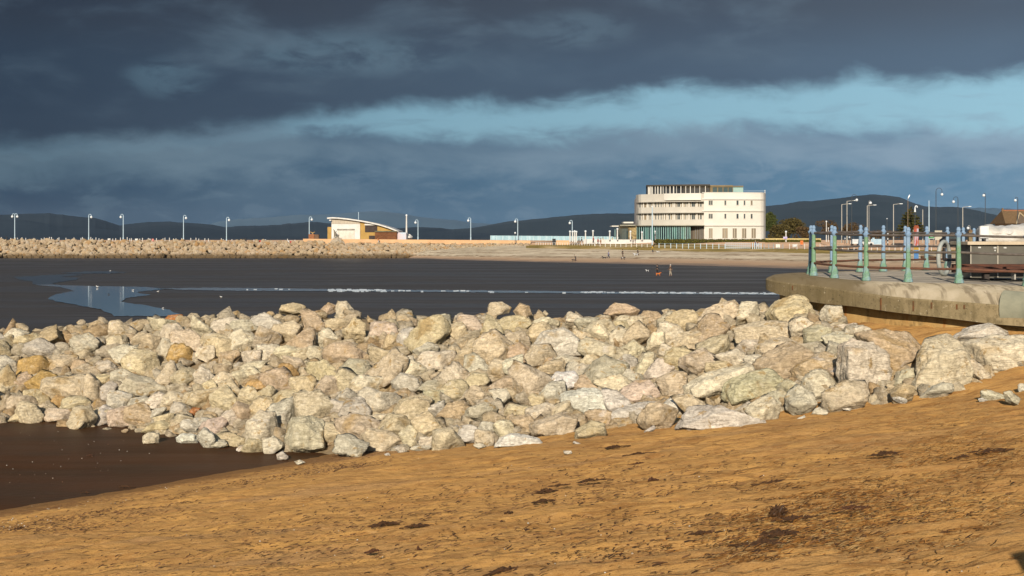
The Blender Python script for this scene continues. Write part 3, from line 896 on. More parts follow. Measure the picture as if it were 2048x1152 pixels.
# ------------------------------------------------------------------ jetty with rounded end
ST = [  # post line (px,py,Y), outer edge (px,py,Y), lower edge row
 ((2330, 585, 31.0), (2330, 645, 29.0), 690),
 ((2100, 574, 32.2), (2100, 620, 30.7), 658), ((2000, 570, 32.6), (1990, 609, 31.3), 648), ((1918, 567, 33.0), (1900, 602, 32.0), 637),
 ((1816, 564.8, 33.7), (1795, 594, 33.0), 625), ((1733, 561.5, 34.7), (1710, 583, 34.2), 613), ((1668, 556.5, 35.7), (1640, 572, 35.3), 606),
 ((1627, 551.5, 36.8), (1580, 565.5, 36.5), 594), ((1612, 548, 37.7), (1546, 560, 37.5), 584), ((1620, 546, 38.6), (1535, 555, 38.6), 576),
 ((1655, 544.8, 39.3), (1560, 550, 40.1), 568), ((1720, 543.4, 39.9), (1650, 545.5, 41.2), 562), ((1811, 541.5, 41.2), (1790, 541.5, 42.6), 556), ((1949, 537.5, 45.0), (1940, 536.5, 46.4), 550), ((2330, 532, 50), (2330, 531, 51.5), 545)]
I = [Vector(P(*a)) for a, b, c in ST]; E = [Vector(P(*b)) for a, b, c in ST]
Bt = [Vector((e.x, e.y, (HY - c) / F * e.y)) for e, (a, b, c) in zip(E, ST)]
def resample(L, n):
    out = []
    for i in range(len(L) - 1):
        p0, p1, p2, p3 = L[max(i - 1, 0)], L[i], L[i + 1], L[min(i + 2, len(L) - 1)]
        for k in range(n):
            u = k / n
            out.append(0.5 * (2 * p1 + (p2 - p0) * u + (2 * p0 - 5 * p1 + 4 * p2 - p3) * u * u + (3 * p1 - p0 - 3 * p2 + p3) * u ** 3))
    return out + [L[-1]]
NS = 6
I, E, Bt = resample(I, NS), resample(E, NS), resample(Bt, NS)
jetty = empty('concrete_jetty', (9.5, 35.5, -1.0), 'weathered concrete jetty with a rounded end and overhanging coping above the rock bank', 'jetty')

def concrete(name, base, dark, streak=None, rust=False, moss=None):
    m, t = newmat(name)
    g = t.n('NewGeometry').outputs['Position']
    c = t.mix(t.range(t.noise(g, 1.6, 6, .65), .35, .65), base, dark)
    if streak == 'top':      # run-off stripes across the coping and the mossy far end
        st = t.mapping(g, (1.0, .6, .25), (0, 0, .5))
        s = t.noise(t.mapping(g, (2.6, .5, .3), (0, 0, -.75)), 1.5, 4, .6, .3)
        c = t.mix(t.math('MULTIPLY', t.range(s, .50, .62), .75), c, (.17, .135, .085, 1))
        sp = t.n('SeparateXYZ'); t.l(g, sp.inputs[0])
        xw = t.math('ADD', sp.outputs[0], t.math('MULTIPLY', t.math('SUBTRACT', t.noise(g, 2, 3, .5), .5), .7))
        c = t.mix(t.math('MULTIPLY', t.range(xw, 8.9, 8.2), .85), c, (.12, .088, .042, 1))
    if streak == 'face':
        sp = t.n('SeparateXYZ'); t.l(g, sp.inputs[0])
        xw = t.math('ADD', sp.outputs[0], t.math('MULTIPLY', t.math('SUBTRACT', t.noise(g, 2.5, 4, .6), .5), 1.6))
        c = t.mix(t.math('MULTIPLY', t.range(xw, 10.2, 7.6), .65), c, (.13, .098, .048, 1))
        c = t.mix(t.math('MULTIPLY', t.range(t.noise(g, 5, 6, .75), .50, .64), .6), c, (.15, .115, .06, 1))
        st = t.mapping(g, (2.2, 2.2, .35))
        s = t.noise(st, 3.0, 5, .65)
        c = t.mix(t.math('MULTIPLY', t.range(s, .46, .66), .55), c, (.125, .095, .045, 1))
        c = t.mix(t.math('MULTIPLY', t.range(t.noise(g, 14, 4, .7), .56, .68), .6), c, (.05, .04, .025, 1))
        c = t.mix(t.math('MULTIPLY', t.range(t.noise(g, 9, 4, .7), .60, .72), .5), c, (.55, .47, .33, 1))
    if streak == 'wall':
        c = t.mix(t.math('MULTIPLY', t.range(t.noise(t.mapping(g, (1.6, 1.6, .8)), 2.2, 5, .7), .48, .66), .75), c, (.16, .10, .04, 1))
    if rust:
        st = t.mapping(g, (3.0, 3.0, .25))
        c = t.mix(t.math('MULTIPLY', t.range(t.noise(st, 1.5, 3, .6), .58, .70), .8), c, (.34, .12, .03, 1))
    nm = t.bump(t.noise(g, 22, 5, .7), .5, .02)
    t.out(c, .9, nm, .2, 0, .5)
    return m
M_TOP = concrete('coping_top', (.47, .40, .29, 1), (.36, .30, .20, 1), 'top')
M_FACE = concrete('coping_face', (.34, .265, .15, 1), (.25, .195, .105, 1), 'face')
M_WALL = concrete('jetty_wall', (.52, .35, .14, 1), (.40, .24, .085, 1), 'wall', True)
M_DECK = concrete('jetty_deck', (.34, .30, .24, 1), (.24, .21, .17, 1))
M_END = concrete('bullnose', (.30, .29, .21, 1), (.22, .22, .16, 1))
NP = 8
V, Fq, Mi = [], [], []
W_ = len(I)
dist_in = []
prof_rows = []
for a in range(NP + 1):
    u = a / NP
    prof_rows.append([Vector((i.x + (e.x - i.x) * u, i.y + (e.y - i.y) * u, i.z + (e.z - i.z) * (1 - math.sqrt(max(0, 1 - u ** 2.2))))) for i, e in zip(I, E)])
inw = []
for k in range(W_):
    tdir = (E[min(k + 1, W_ - 1)] - E[max(k - 1, 0)]); tdir.z = 0; tdir.normalize()
    nrm = Vector((-tdir.y, tdir.x, 0))
    c_ = Vector((11.5, 37.5, 0)) - E[k]
    if k > W_ * .86 or k < 4: c_ = I[k] - E[k]
    if nrm.dot(Vector((c_.x, c_.y, 0))) < 0: nrm = -nrm
    inw.append(nrm)
rows = prof_rows + [Bt]
mb = MB()
def grid_rows(mb, rows, mats, rev=False):
    n = len(rows[0]); vs = [p for r in rows for p in r]; b = len(mb.v)
    mb.v += [tuple(p) for p in vs]
    for r in range(len(rows) - 1):
        for k in range(n - 1):
            a = b + r * n + k
            f = [a, a + 1, a + n + 1, a + n]
            mb.f.append(f[::-1] if rev else f); mb.m.append(mats[r])
under = [b + n * .40 + Vector((0, 0, .03)) for b, n in zip(Bt, inw)]
lip = [e - n * .04 + Vector((0, 0, -.035)) for e, n in zip(E, inw)]; low = [b - n * .04 for b, n in zip(Bt, inw)]
rows = prof_rows + [lip, low, under]
grid_rows(mb, rows, [0] * NP + [1, 1, 1])
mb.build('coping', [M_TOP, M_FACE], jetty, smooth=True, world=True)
wt_ = [b + n * .33 + Vector((0, 0, .06)) for b, n in zip(Bt, inw)]
mb = MB(); grid_rows(mb, [wt_, [Vector((p.x, p.y, -5.4)) for p in wt_]], [0])
mb.build('wall', M_WALL, jetty, world=True)
mb = MB(); n = len(I); ins = [p + Vector((0, 0, -.004)) for p in I]
mb.add([tuple(p) for p in ins] + [(p.x, p.y, p.z - .12) for p in ins], [tuple(range(n)), tuple(range(2 * n - 1, n - 1, -1))])
o = mb.build('deck', M_DECK, jetty, world=True)
bm = bmesh.new(); bm.from_mesh(o.data); bmesh.ops.triangulate(bm, faces=bm.faces[:]); bm.to_mesh(o.data); bm.free()
# bull-nosed darker block at the landward end of the coping
mb = MB(); ks = [k for k in range(W_) if E[k].y < 32 and px_of(*E[k])[0] > 2001]
rowsb = []
for a in range(13):
    an = math.pi * (a / 12) * 1.02 - .30
    row = []
    for k in ks[::-1] if False else ks:
        c = (I[k] * .30 + E[k] * .70); c = Vector((c.x, c.y, (E[k].z + Bt[k].z) / 2 + .13))
        outv = -inw[k]; R = .40
        row.append(c + outv * (R * math.sin(an) * 1.35) + Vector((0, 0, R * math.cos(an))))
    rowsb.append(row)
if len(ks) > 1:
    grid_rows(mb, rowsb, [0] * 12)
    cap = [r[-1] for r in rowsb]; mb.add(cap, [tuple(range(len(cap)))])
    mb.build('bullnose_block', M_END, jetty, smooth=True, world=True)
# rust stains bleeding from old fixings on the face
mb = MB()
for px, py, h in ((1763, 608, 26), (1833, 612, 20), (1862, 622, 12), (1921, 632, 10), (1935, 635, 8), (1586, 575, 9)):
    k = min(range(W_ // 2), key=lambda k: abs(px_of(*E[k])[0] - px))
    e = E[k]; X_, _, Z_ = P(px, py, e.y); hh = h / F * e.y
    hh = min(hh, (E[k].z - Bt[k].z) * .8)
    q_ = E[k] - inw[k] * .047
    mb.box((q_.x, q_.y, E[k].z - .06 - hh / 2), (.032, .02, hh), math.atan2(inw[k].y, inw[k].x) - math.pi / 2)
mb.build('rust_stain', mat('rust', (.20, .075, .025, 1), (.12, .065, .03, 1), 9, .9), jetty, world=True)

# ------------------------------------------------------------------ railing
POSTS_NEAR = [(2054, 572.4, 32.2), (1918, 566, 33.0), (1816.5, 564, 33.7), (1732.5, 561, 34.7), (1669, 556, 35.8), (1627, 551, 36.9)]
POSTS_FAR = [(1621, 548.5, 37.9), (1664, 546.2, 38.7), (1720, 543.4, 39.5), (1766.5, 542.6, 40.2), (1811, 541.6, 41.2), (1852.5, 540.3, 42.2), (1894.5, 539.2, 43.2), (1927, 538.4, 44.2), (1949, 538, 45.2)]
rail = empty('jetty_railing', P(*POSTS_NEAR[2]), 'pale blue and green cast-iron railing with three rusty rails round the jetty', 'railing')
def paint(name, front, back):
    "salt-worn paint: blue where it is fresh, green where it has chalked, patchy"
    m, t = newmat(name)
    tc = t.n('TexCoord').outputs['Object']
    oi = t.n('ObjectInfo').outputs['Random']
    z = t.n('SeparateXYZ'); t.l(tc, z.inputs[0])
    lv = t.math('ADD', z.outputs[2], t.math('MULTIPLY', t.math('SUBTRACT', t.noise(tc, 6, 4, .6), .5), .5))
    lv = t.math('ADD', lv, t.math('MULTIPLY', t.math('SUBTRACT', oi, .5), .5))
    f = t.range(lv, front, back)
    c = t.mix(f, (.165, .30, .175, 1), (.23, .34, .47, 1))
    c = t.mix(t.math('MULTIPLY', t.range(t.noise(tc, 20, 4, .7), .56, .68), .6), c, (.17, .10, .05, 1))
    c = t.mix(t.math('MULTIPLY', t.range(t.noise(tc, 4, 3, .6), .56, .66), .35), c, (.34, .43, .46, 1))
    t.out(c, .55, t.bump(t.noise(tc, 40, 3, .6), .3, .004), .35)
    return m
PAINT_N = paint('rail_paint', .78, 1.15)
PAINT_F = paint('rail_paint_far', .25, .6)
PAINT_B = mat('rail_paint_blue', (.23, .34, .48, 1), (.18, .28, .40, 1), 8, .55, .35)
PAINT_G = mat('rail_paint_base', (.175, .31, .20, 1), (.22, .33, .35, 1), 7, .55, .35)
shaft = MB().lathe([(.058, .26), (.057, .5), (.052, .80), (.047, 1.06)], 8)
for z_ in (.325, .71, 1.11): shaft.ball((0, 0, z_), .064, 8, sc=(1, 1, .55))
base_mb = MB().lathe([(.112, 0), (.112, .05), (.098, .065), (.093, .10), (.090, .13), (.099, .145), (.097, .17), (.079, .185), (.073, .22), (.064, .30), (.060, .34)], 8)
cap_mb = MB().lathe([(.048, 1.06), (.070, 1.10), (.084, 1.125), (.084, 1.14), (.055, 1.16), (.044, 1.19), (.046, 1.215), (.054, 1.225), (.052, 1.25), (.038, 1.285), (.028, 1.30)], 8)
sh_n = shaft.mesh('post'); bs = base_mb.mesh('post_base'); cp = cap_mb.mesh('post_cap')
sh_f = sh_n.copy()
sh_n.materials.append(PAINT_N); sh_f.materials.append(PAINT_F); bs.materials.append(PAINT_G); cp.materials.append(PAINT_B)
for me in (sh_n, sh_f, bs, cp):
    me.polygons.foreach_set('use_smooth', [True] * len(me.polygons))
    try: me.set_sharp_from_angle(angle=math.radians(35))
    except Exception: pass
tops = []
for lst, me in ((POSTS_NEAR, sh_n), (POSTS_FAR, sh_f)):
    row = []
    for i, (px, py, Yp) in enumerate(lst):
        w = Vector(P(px, py, Yp)); 
        po = link('post', me, None, rail); po.location = w - rail.location
        po.rotation_euler = (random.gauss(0, .008), random.gauss(0, .008), random.uniform(0, .4))
        b = bpy.data.objects.new('post_base', bs); COL.objects.link(b); b.parent = po
        c = bpy.data.objects.new('post_cap', cp); COL.objects.link(c); c.parent = po
        row.append(w)
    tops.append(row)
M_RAIL = mat('rail_iron', (.15, .125, .105, 1), (.095, .075, .06, 1), 6, .6, .4, stretch=(1, 1, 1))
M_RUSTY = mat('rail_rusty', (.17, .075, .045, 1), (.11, .06, .04, 1), 6, .8, .2)
path = [Vector(P(2330, 585, 31.0)) + Vector((0, 0, 0))] + tops[0] + tops[1] + [Vector(P(2330, 532, 50.5))]
for hgt, mt, rr in ((1.11, M_RAIL, .029), (.71, M_RAIL, .029), (.325, M_RUSTY, .029)):
    mb = MB()
    for a, b in zip(path[:-1], path[1:]):
        mb.tube([a + Vector((0, 0, hgt)), (a + b) / 2 + Vector((0, 0, hgt - .008)), b + Vector((0, 0, hgt))], rr, 8)
    mb.build('rail', mt, rail, smooth=True, world=True)

# ------------------------------------------------------------------ things on the jetty
DZ = -.98
# bench in front of the cabinet
bx0, by0, _ = P(1985, 545, 34.4)
bench = empty('timber_bench', (bx0, by0, DZ), 'low dark red timber bench in front of the grey cabinets on the jetty', 'bench')
M_TIM = mat('bench_timber', (.12, .048, .03, 1), (.065, .034, .025, 1), 4, .8, .2, .02, stretch=(1, 6, 6))
def px2m(px, py, Y): v = P(px, py, Y); return v
for (py, Yb, th) in ((531, 34.95, .07), (536, 34.65, .06), (541.5, 34.3, .085)):
    a = P(1905, py, Yb); b = P(2110, py + 1, Yb)
    MB().box(((a[0] + b[0]) / 2, Yb, a[2]), (b[0] - a[0], .20, th)).build('seat_plank', M_TIM, bench, world=True, bevel=.008)
for px, wd, c in ((1971, .12, (.05, .04, .035, 1)), (2027, .035, (.45, .43, .38, 1))):
    a = P(px, 545, 34.45); zt = -.80
    MB().box((a[0], 34.45, (zt + DZ) / 2), (wd, .22, zt - DZ)).build('leg', mat('bench_leg_%d' % px, c, None, 5, .8), bench, world=True)
# grey cabinets with a stone slab on top
cx0 = P(2020, 520, 36.0)
cab = empty('cabinet_block', (cx0[0], 36.0, DZ), 'row of dark grey cabinets under a cream stone slab beside the railing', 'cabinet')
xa, xb = P(1941, 500, 35.6)[0], P(2120, 500, 35.6)[0]
zt = P(1940, 490, 35.6)[2]
M_CAB = mat('cabinet_grey', (.115, .105, .082, 1), (.085, .08, .065, 1), 1.5, .55, .35)
MB().box(((xa + xb) / 2, 36.2, (zt + DZ) / 2), (xb - xa, 1.2, zt - DZ)).build('body', M_CAB, cab, world=True)
for px in (1941.5, 1995.5, 2052):
    x_ = P(px, 500, 35.58)[0]
    MB().box((x_, 35.585, (zt + DZ) / 2 - .0), (.025, .03, zt - DZ - .04)).build('trim_strip', mat('trim_cream', (.52, .47, .38, 1), None, 4), cab, world=True)
for px, py in ((1959, 495), (1990, 495.5), (1990, 501), (2010, 495.5)):
    a = P(px, py, 35.58)
    MB().box((a[0], 35.585, a[2]), (.07 if py < 500 else .03, .02, .035)).build('lock_plate', mat('plate', (.6, .6, .56, 1), None, 4, .4), cab, world=True)
xa2 = P(1935, 485, 35.5)[0]
zs0, zs1 = zt + .003, P(1935, 483, 35.5)[2]
MB().box(((xa2 + xb) / 2, 36.2, (zs0 + zs1) / 2), (xb - xa2, 1.42, zs1 - zs0)).build('slab', mat('slab_stone', (.55, .45, .32, 1), (.44, .35, .24, 1), 3, .85, .2, .01), cab, world=True, bevel=.01)
# white bundle on the slab
def tarp():
    nx, nz = 90, 36
    x0, x1 = P(1971, 470, 35.8)[0], P(2125, 470, 35.8)[0]
    v, f = [], []
    prof = lambda u: .34 * (min(1, (u + .01) / .06)) ** .5 * (1 if u > .0 else 0)
    for i in range(nx + 1):
        u = i / nx
        hgt = .425 + .02 * math.sin(u * 14) + .015 * math.sin(u * 31 + 1)
        if u < .16: hgt = .30 + .13 * math.sin(min(1, u / .09) * math.pi / 2)
        if .15 < u < .26: hgt -= .05 * math.sin((u - .15) / .11 * math.pi)
        for j in range(nz + 1):
            w = j / nz; an = math.pi * w
            y = -math.cos(an) * .52 * min(1, .25 + (u / .05) ** .6)
            zz = hgt * math.sin(an) ** .42
            v.append((x0 + (x1 - x0) * u + (.0 if u > .02 else .0), 36.25 + y, zs1 + zz))
    v = np.array(v)
    q = v * np.array([3.2, 3, 4.5])
    fold = np.abs(vnoise(q)) * .07 + np.abs(vnoise(q * 2.3 + 5)) * .03
    topw = sstep(zs1 + .10, zs1 + .22, v[:, 2])
    v[:, 1] -= (fold - .03) * topw * 1.3; v[:, 2] -= (fold - .02) * topw
    ii = np.arange((nx + 1) * (nz + 1)).reshape(nx + 1, nz + 1)
    f = np.stack([ii[:-1, :-1].ravel(), ii[1:, :-1].ravel(), ii[1:, 1:].ravel(), ii[:-1, 1:].ravel()], 1)
    me = mesh_np('tarpaulin_bundle', v - np.array([cx0[0], 36.25, zs1]), f, True)
    bm = bmesh.new(); bm.from_mesh(me)
    bmesh.ops.holes_fill(bm, edges=[e for e in bm.edges if e.is_boundary], sides=0); bmesh.ops.recalc_face_normals(bm, faces=bm.faces[:]); bm.to_mesh(me); bm.free()
    o = link('tarpaulin_bundle', me, mat('tarp_white', (.66, .64, .60, 1), (.54, .51, .45, 1), 2.2, .6, .3, .02))
    o.location = (cx0[0], 36.25, zs1)
    tag(o, 'crumpled white tarpaulin bundle lying on the stone slab of the cabinets', 'bundle')
tarp()
# white notice board standing behind the bundle
def board(name, label, cat, px0, px1, py0, py1, Y, c, frame=None, base=None, group=None, postc=(.4, .4, .4, 1)):
    a = P(px0, py1, Y); b = P(px1, py0, Y); zb = P(px0, base if base else py1, Y)[2]
    e = empty(name, ((a[0] + b[0]) / 2, Y, zb), label, cat, group)
    MB().box(((a[0] + b[0]) / 2, Y, (a[2] + b[2]) / 2), (b[0] - a[0], .04, b[2] - a[2])).build('panel', c, e, world=True)
    if base:
        for xx in (a[0] + .1 * (b[0] - a[0]), b[0] - .1 * (b[0] - a[0])):
            MB().box((xx, Y + .06, (zb + b[2]) / 2), (.06, .06, b[2] - zb)).build('post', mat('board_post_%s' % str(postc[0]), postc, None, 4), e, world=True)
    return e
board('notice_board', 'plain white notice board at the end of the tarpaulin bundle', 'sign', 1960, 1977, 452.5, 476, 35.72, mat('white_board', (.78, .78, .76, 1), None, 2), base=482.6)
# hoop bench: two thick ring ends joined by dark slats
hb = empty('hoop_bench', P(1900, 547, 38.0), 'grey bench with two big ring-shaped ends and dark slats', 'bench')
M_RING = mat('ring_grey', (.42, .44, .40, 1), (.33, .35, .32, 1), 4, .6)
def ring(px, py, Y, rx, rz, tube):
    c = Vector(P(px, py, Y)); sc = Y / F
    ang = math.acos(rx / rz); pts = []
    for k in range(33):
        a = 2 * math.pi * k / 32
        pts.append(c + Vector((math.sin(a) * rz * sc * math.cos(ang), math.sin(a) * rz * sc * math.sin(ang), math.cos(a) * rz * sc)))
    return MB().tube(pts, tube, 10, cap=False)
ring(1888, 516, 37.6, 19, 32.5, .055).build('ring_end', M_RING, hb, smooth=True, world=True)
ring(1924, 517, 38.6, 17, 30, .05).build('ring_end', M_RING, hb, smooth=True, world=True)
M_BLK = mat('dark_slats', (.03, .028, .026, 1), None, 4, .6)
a, b = Vector(P(1888, 490, 37.7)), Vector(P(1922, 488, 38.6))
MB().tube([a, b], .05, 6).build('back_slat', M_BLK, hb, world=True)
a, b = Vector(P(1888, 520, 37.6)), Vector(P(1923, 520, 38.5))
MB().tube([a, b], .035, 6).build('seat_slat', M_BLK, hb, world=True)
a, b = Vector(P(1888, 495, 37.65)), Vector(P(1888, 519, 37.65))
MB().tube([a, b], .045, 6).build('upright', M_BLK, hb, world=True)
# a length of timber lying along the far rail
a, b = Vector(P(1842, 514.5, 44)), Vector(P(1872, 516, 44))
o = MB().tube([a - a, (b - a) * .5 + Vector((0, 0, .02)), b - a], [.05, .04, .045], 7).build('timber_pole', mat('pole_brown', (.20, .10, .04, 1), (.08, .05, .03, 1), 5, .85))
o.location = a; tag(o, 'short brown timber pole lashed to the far rail beside the ring bench', 'pole')
# ------------------------------------------------------------------ far shore: land strip behind the flat
LAND = {  # px: [(row, distance)...] wet edge, lower beach, beach top, promenade edge, promenade back, far back
 -900: [(517, 375), (512, 376), (500, 377.5), (486, 379), (482.5, 392), (480, 900)],
 700: [(517.5, 374), (512, 375.5), (500, 377.5), (487, 379), (482.5, 392), (480, 900)],
 800: [(517, 373), (512, 374.5), (500, 377), (489, 379), (482.5, 392), (480, 900)],
 850: [(517.3, 362), (512, 366), (500, 371), (489, 377), (482.5, 392), (480, 900)],
 900: [(519.5, 342), (513, 354), (498, 369), (489.5, 377), (482.5, 392), (480, 900)],
 1060: [(524, 309), (512, 338), (497, 363), (490, 376), (483, 392), (480, 900)],
 1240: [(528, 284), (514, 322), (500, 350), (488.5, 372), (483, 380), (480, 900)],
 1400: [(532, 263), (518, 302), (502.5, 336), (488.5, 364), (481.5, 371), (480, 900)],
 1560: [(537, 241), (522, 275), (505, 310), (497, 335), (484, 366), (480, 900)],
 1750: [(541.5, 224), (526, 255), (508, 290), (499, 318), (486, 350), (480, 900)],
 2050: [(548, 203), (530, 235), (511, 270), (501, 300), (487, 340), (480, 900)],
 3000: [(560, 173), (540, 205), (515, 240), (505, 270), (490, 310), (480, 900)]}
LP = sorted(LAND)
def land_rows(px):
    out = []
    for r in range(6):
        out.append((float(np.interp(px, LP, [LAND[k][r][0] for k in LP])), float(np.interp(px, LP, [LAND[k][r][1] for k in LP]))))
    return out
def ground_at(px, Y):
    L = land_rows(px); ys = [y for _, y in L]; zs = [(HY - p) / F * y for p, y in L]
    return max(FLAT, float(np.interp(Y, ys, zs)))
def land_hit(px, py):
    "distance at which the far shore shows at this photo pixel"
    L = land_rows(px)
    return float(np.interp(-py, [-p for p, _ in L], [y for _, y in L]))
def shore_mats():
    m, t = newmat('far_shingle')
    g = t.n('NewGeometry').outputs['Position']
    z = t.n('SeparateXYZ'); t.l(g, z.inputs[0])
    c = t.mix(t.range(t.noise(t.mapping(g, (.05, .12, 1)), 1.0, 6, .65), .35, .65), (.43, .37, .28, 1), (.29, .245, .18, 1))
    c = t.mix(t.math('MULTIPLY', t.range(t.noise(t.mapping(g, (.35, 1, 1)), .9, 5, .75), .48, .64), .7), c, (.185, .15, .105, 1))
    zz = t.math('ADD', z.outputs[2], t.math('MULTIPLY', t.math('SUBTRACT', t.noise(g, .12, 4, .6), .5), .7))
    for zc, wd, am in ((-4.2, .26, 1.0), (-3.45, .16, .8), (-3.0, .14, .7)):
        b = t.range(t.math('ABSOLUTE', t.math('SUBTRACT', zz, zc)), wd, 0)
        c = t.mix(t.math('MULTIPLY', t.math('MULTIPLY', b, t.range(t.noise(g, .5, 4, .7), .40, .58)), am), c, (.12, .075, .04, 1))
    c = t.mix(t.range(zz, -4.1, -4.6), c, (.27, .185, .12, 1))
    c = t.mix(t.range(zz, -4.6, -4.95), c, (.13, .10, .08, 1))
    t.out(c, .95, t.bump(t.noise(g, 1.5, 5, .7), .6, .15), .1, 0, .8)
    g_, t = newmat('far_grass')
    g = t.n('NewGeometry').outputs['Position']
    c = t.mix(t.range(t.noise(g, .25, 5, .7), .35, .65), (.26, .185, .06, 1), (.13, .10, .03, 1))
    c = t.mix(t.range(t.noise(g, .08, 4, .6), .5, .65), c, (.40, .30, .17, 1))
    t.out(c, .95, t.bump(t.noise(g, 2.5, 4, .7), .7, .2), .1, 0, .6)
    p, t = newmat('far_paving')
    g = t.n('NewGeometry').outputs['Position']
    c = t.mix(t.range(t.noise(g, .07, 5, .6), .35, .65), (.50, .32, .20, 1), (.36, .25, .17, 1))
    t.out(c, .95, None, .1, 0, .6)
    return m, g_, p
M_SHORE, M_GRASS, M_PAVE = shore_mats()
cols = np.unique(np.concatenate([np.arange(-900, 700, 40.0), np.arange(700, 2200, 8.0), np.arange(2200, 3001, 40.0)]))
SUB = 8
V, Fc = [], []; rowsn = 5 * SUB + 1
for px in cols:
    L = land_rows(px); pts = [((px - 1024) / F * y, y, (HY - p) / F * y) for p, y in L]
    for r in range(5):
        for s in range(SUB):
            u = s / SUB; V.append([pts[r][k] + (pts[r + 1][k] - pts[r][k]) * u for k in range(3)])
    V.append(list(pts[5]))
V = np.array(V)
nz = fbm(V * np.array([.06, .06, 0]) + 3, 4)
mask = np.tile(np.array([min(1, r / SUB) if r < 3 * SUB else .25 for r in range(rowsn)]), len(cols))
V[:, 2] += nz * .16 * mask
V[::rowsn, 2] = FLAT - .25
ii = np.arange(len(V)).reshape(len(cols), rowsn)
def strip(name, r0, r1, c0, c1, mt):
    sub = ii[c0:c1 + 1, r0:r1 + 1]
    f = np.stack([sub[:-1, :-1].ravel(), sub[1:, :-1].ravel(), sub[1:, 1:].ravel(), sub[:-1, 1:].ravel()], 1)
    u, inv = np.unique(f, return_inverse=True)
    return tag(link(name, mesh_np(name, V[u], inv.reshape(f.shape), True), mt), kind='structure')
C = lambda p: int(np.argmin(np.abs(cols - p)))
strip('far_beach', 0, 2 * SUB, C(790), len(cols) - 1, M_SHORE)
strip('breakwater_ground', 0, 2 * SUB, 0, C(790), bpy.data.materials['core'])
strip('far_grass_bank', 2 * SUB, 3 * SUB, C(1056), len(cols) - 1, M_GRASS)
strip('far_beach_top', 2 * SUB, 3 * SUB, C(790), C(1056), M_SHORE)
strip('breakwater_ground', 2 * SUB, 3 * SUB, 0, C(790), bpy.data.materials['core'])
strip('promenade_pavement', 3 * SUB, 5 * SUB, 0, len(cols) - 1, M_PAVE)

# stone breakwater: thousands of blocks read as one mass
hr = np.random.default_rng(5)
specs = []
for i in range(3600):
    px = hr.uniform(-420, 875)
    top = np.interp(px, [0, 600, 700, 800, 875], [480.5, 484, 486, 489, 492]); bot = np.interp(px, [0, 650, 730, 800, 830, 875], [517.5, 518.5, 518.5, 515, 511, 502])
    u = hr.uniform(0, 1); py = top + (bot - top) * u
    Y = 377.5 - 7.5 * u; s = hr.uniform(.7, 1.55)
    x, y, z = P(px, py, Y)
    specs.append((x, y + hr.uniform(0, .5), max(z, FLAT + .2), s * hr.uniform(.9, 1.5), s, s * hr.uniform(.7, 1.1), int(hr.integers(1e9))))
for i in range(420):
    px = hr.uniform(800, 1060); py = hr.uniform(487.5, np.interp(px, [800, 880, 960, 1060], [508, 500, 495, 492])); s = hr.uniform(.35, 1.1)
    Y = land_hit(px, py); x, y, z = P(px, py, Y)
    specs.append((x, y, z + .1, s * 1.3, s, s * .8, int(hr.integers(1e9))))
RUBF = rubble_mat('breakwater_stone', [(0.426, 0.336, 0.234, 1), (0.361, 0.277, 0.180, 1), (0.476, 0.386, 0.279, 1), (0.279, 0.202, 0.117, 1), (0.410, 0.328, 0.225, 1), (0.459, 0.378, 0.261, 1), (0.377, 0.235, 0.108, 1), (0.410, 0.353, 0.279, 1)], -4.45, -3.55)
tag(heap('breakwater_rocks', specs, 2, RUBF, 16), kind='stuff')

# ------------------------------------------------------------------ hills
def hills(name, ridge, Yr, Y0, seed, mt, tree=.6):
    px0, px1 = ridge[0][0], ridge[-1][0]
    c = np.arange(px0, px1 + 1, 2.5); n = len(c); R = 14
    rid = np.interp(c, [a for a, _ in ridge], [b for _, b in ridge])
    nb = vnoise(np.stack([c / 60, 0 * c + seed, 0 * c], 1)) * 1.6 + vnoise(np.stack([c / 14, 0 * c + seed, 0 * c + 3], 1)) * .7 + np.abs(vnoise(np.stack([c / 5, 0 * c + seed, 0 * c + 8], 1))) * tree
    rid = rid - nb
    V = []
    for r in range(R + 4):
        if r <= R:
            u = r / R; Y = Y0 + (Yr - Y0) * u; hfrac = u ** 1.25
        else:
            u = 1; Y = Yr * (1 + .06 * (r - R)); hfrac = 1 - .3 * (r - R)
        z = FLAT + ((HY - rid) / F * Yr - FLAT) * hfrac
        x = (c - 1024) / F * Y
        if 0 < r < R: z = z + (Yr * .004) * vnoise(np.stack([x / (Yr * .05), 0 * x + Y / (Yr * .05), 0 * x + seed], 1)) * hfrac * (1 - hfrac) * 4
        V.append(np.stack([x, 0 * x + Y, z], 1))
    V = np.concatenate(V); ii = np.arange(len(V)).reshape(R + 4, n)
    f = np.stack([ii[:-1, :-1].ravel(), ii[:-1, 1:].ravel(), ii[1:, 1:].ravel(), ii[1:, :-1].ravel()], 1)
    return tag(link(name, mesh_np(name, V, f, True), mt), kind='structure')
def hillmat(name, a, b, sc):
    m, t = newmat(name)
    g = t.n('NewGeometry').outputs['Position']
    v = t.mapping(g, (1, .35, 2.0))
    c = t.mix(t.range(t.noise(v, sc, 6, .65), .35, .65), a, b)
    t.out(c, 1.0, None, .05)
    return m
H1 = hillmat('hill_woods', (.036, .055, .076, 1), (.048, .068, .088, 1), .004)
H3 = hillmat('hill_woods_hazed', (.046, .068, .086, 1), (.060, .082, .100, 1), .004)  # woodland colour lightened to carry haze on the right-hand hills
H2 = hillmat('hill_haze_tint', (.098, .165, .225, 1), (.106, .175, .238, 1), .0015)  # colour lifted towards the sky: distance haze put into the albedo
hills('hills_left', [(-900, 452), (-300, 436), (0, 428), (100, 426), (140, 431), (190, 436), (240, 452), (270, 448), (340, 442), (400, 449), (450, 455), (520, 452), (560, 449), (600, 447), (640, 444), (660, 446), (740, 452), (800, 458), (900, 462), (1000, 474)], 4200, 1600, 3, H1)
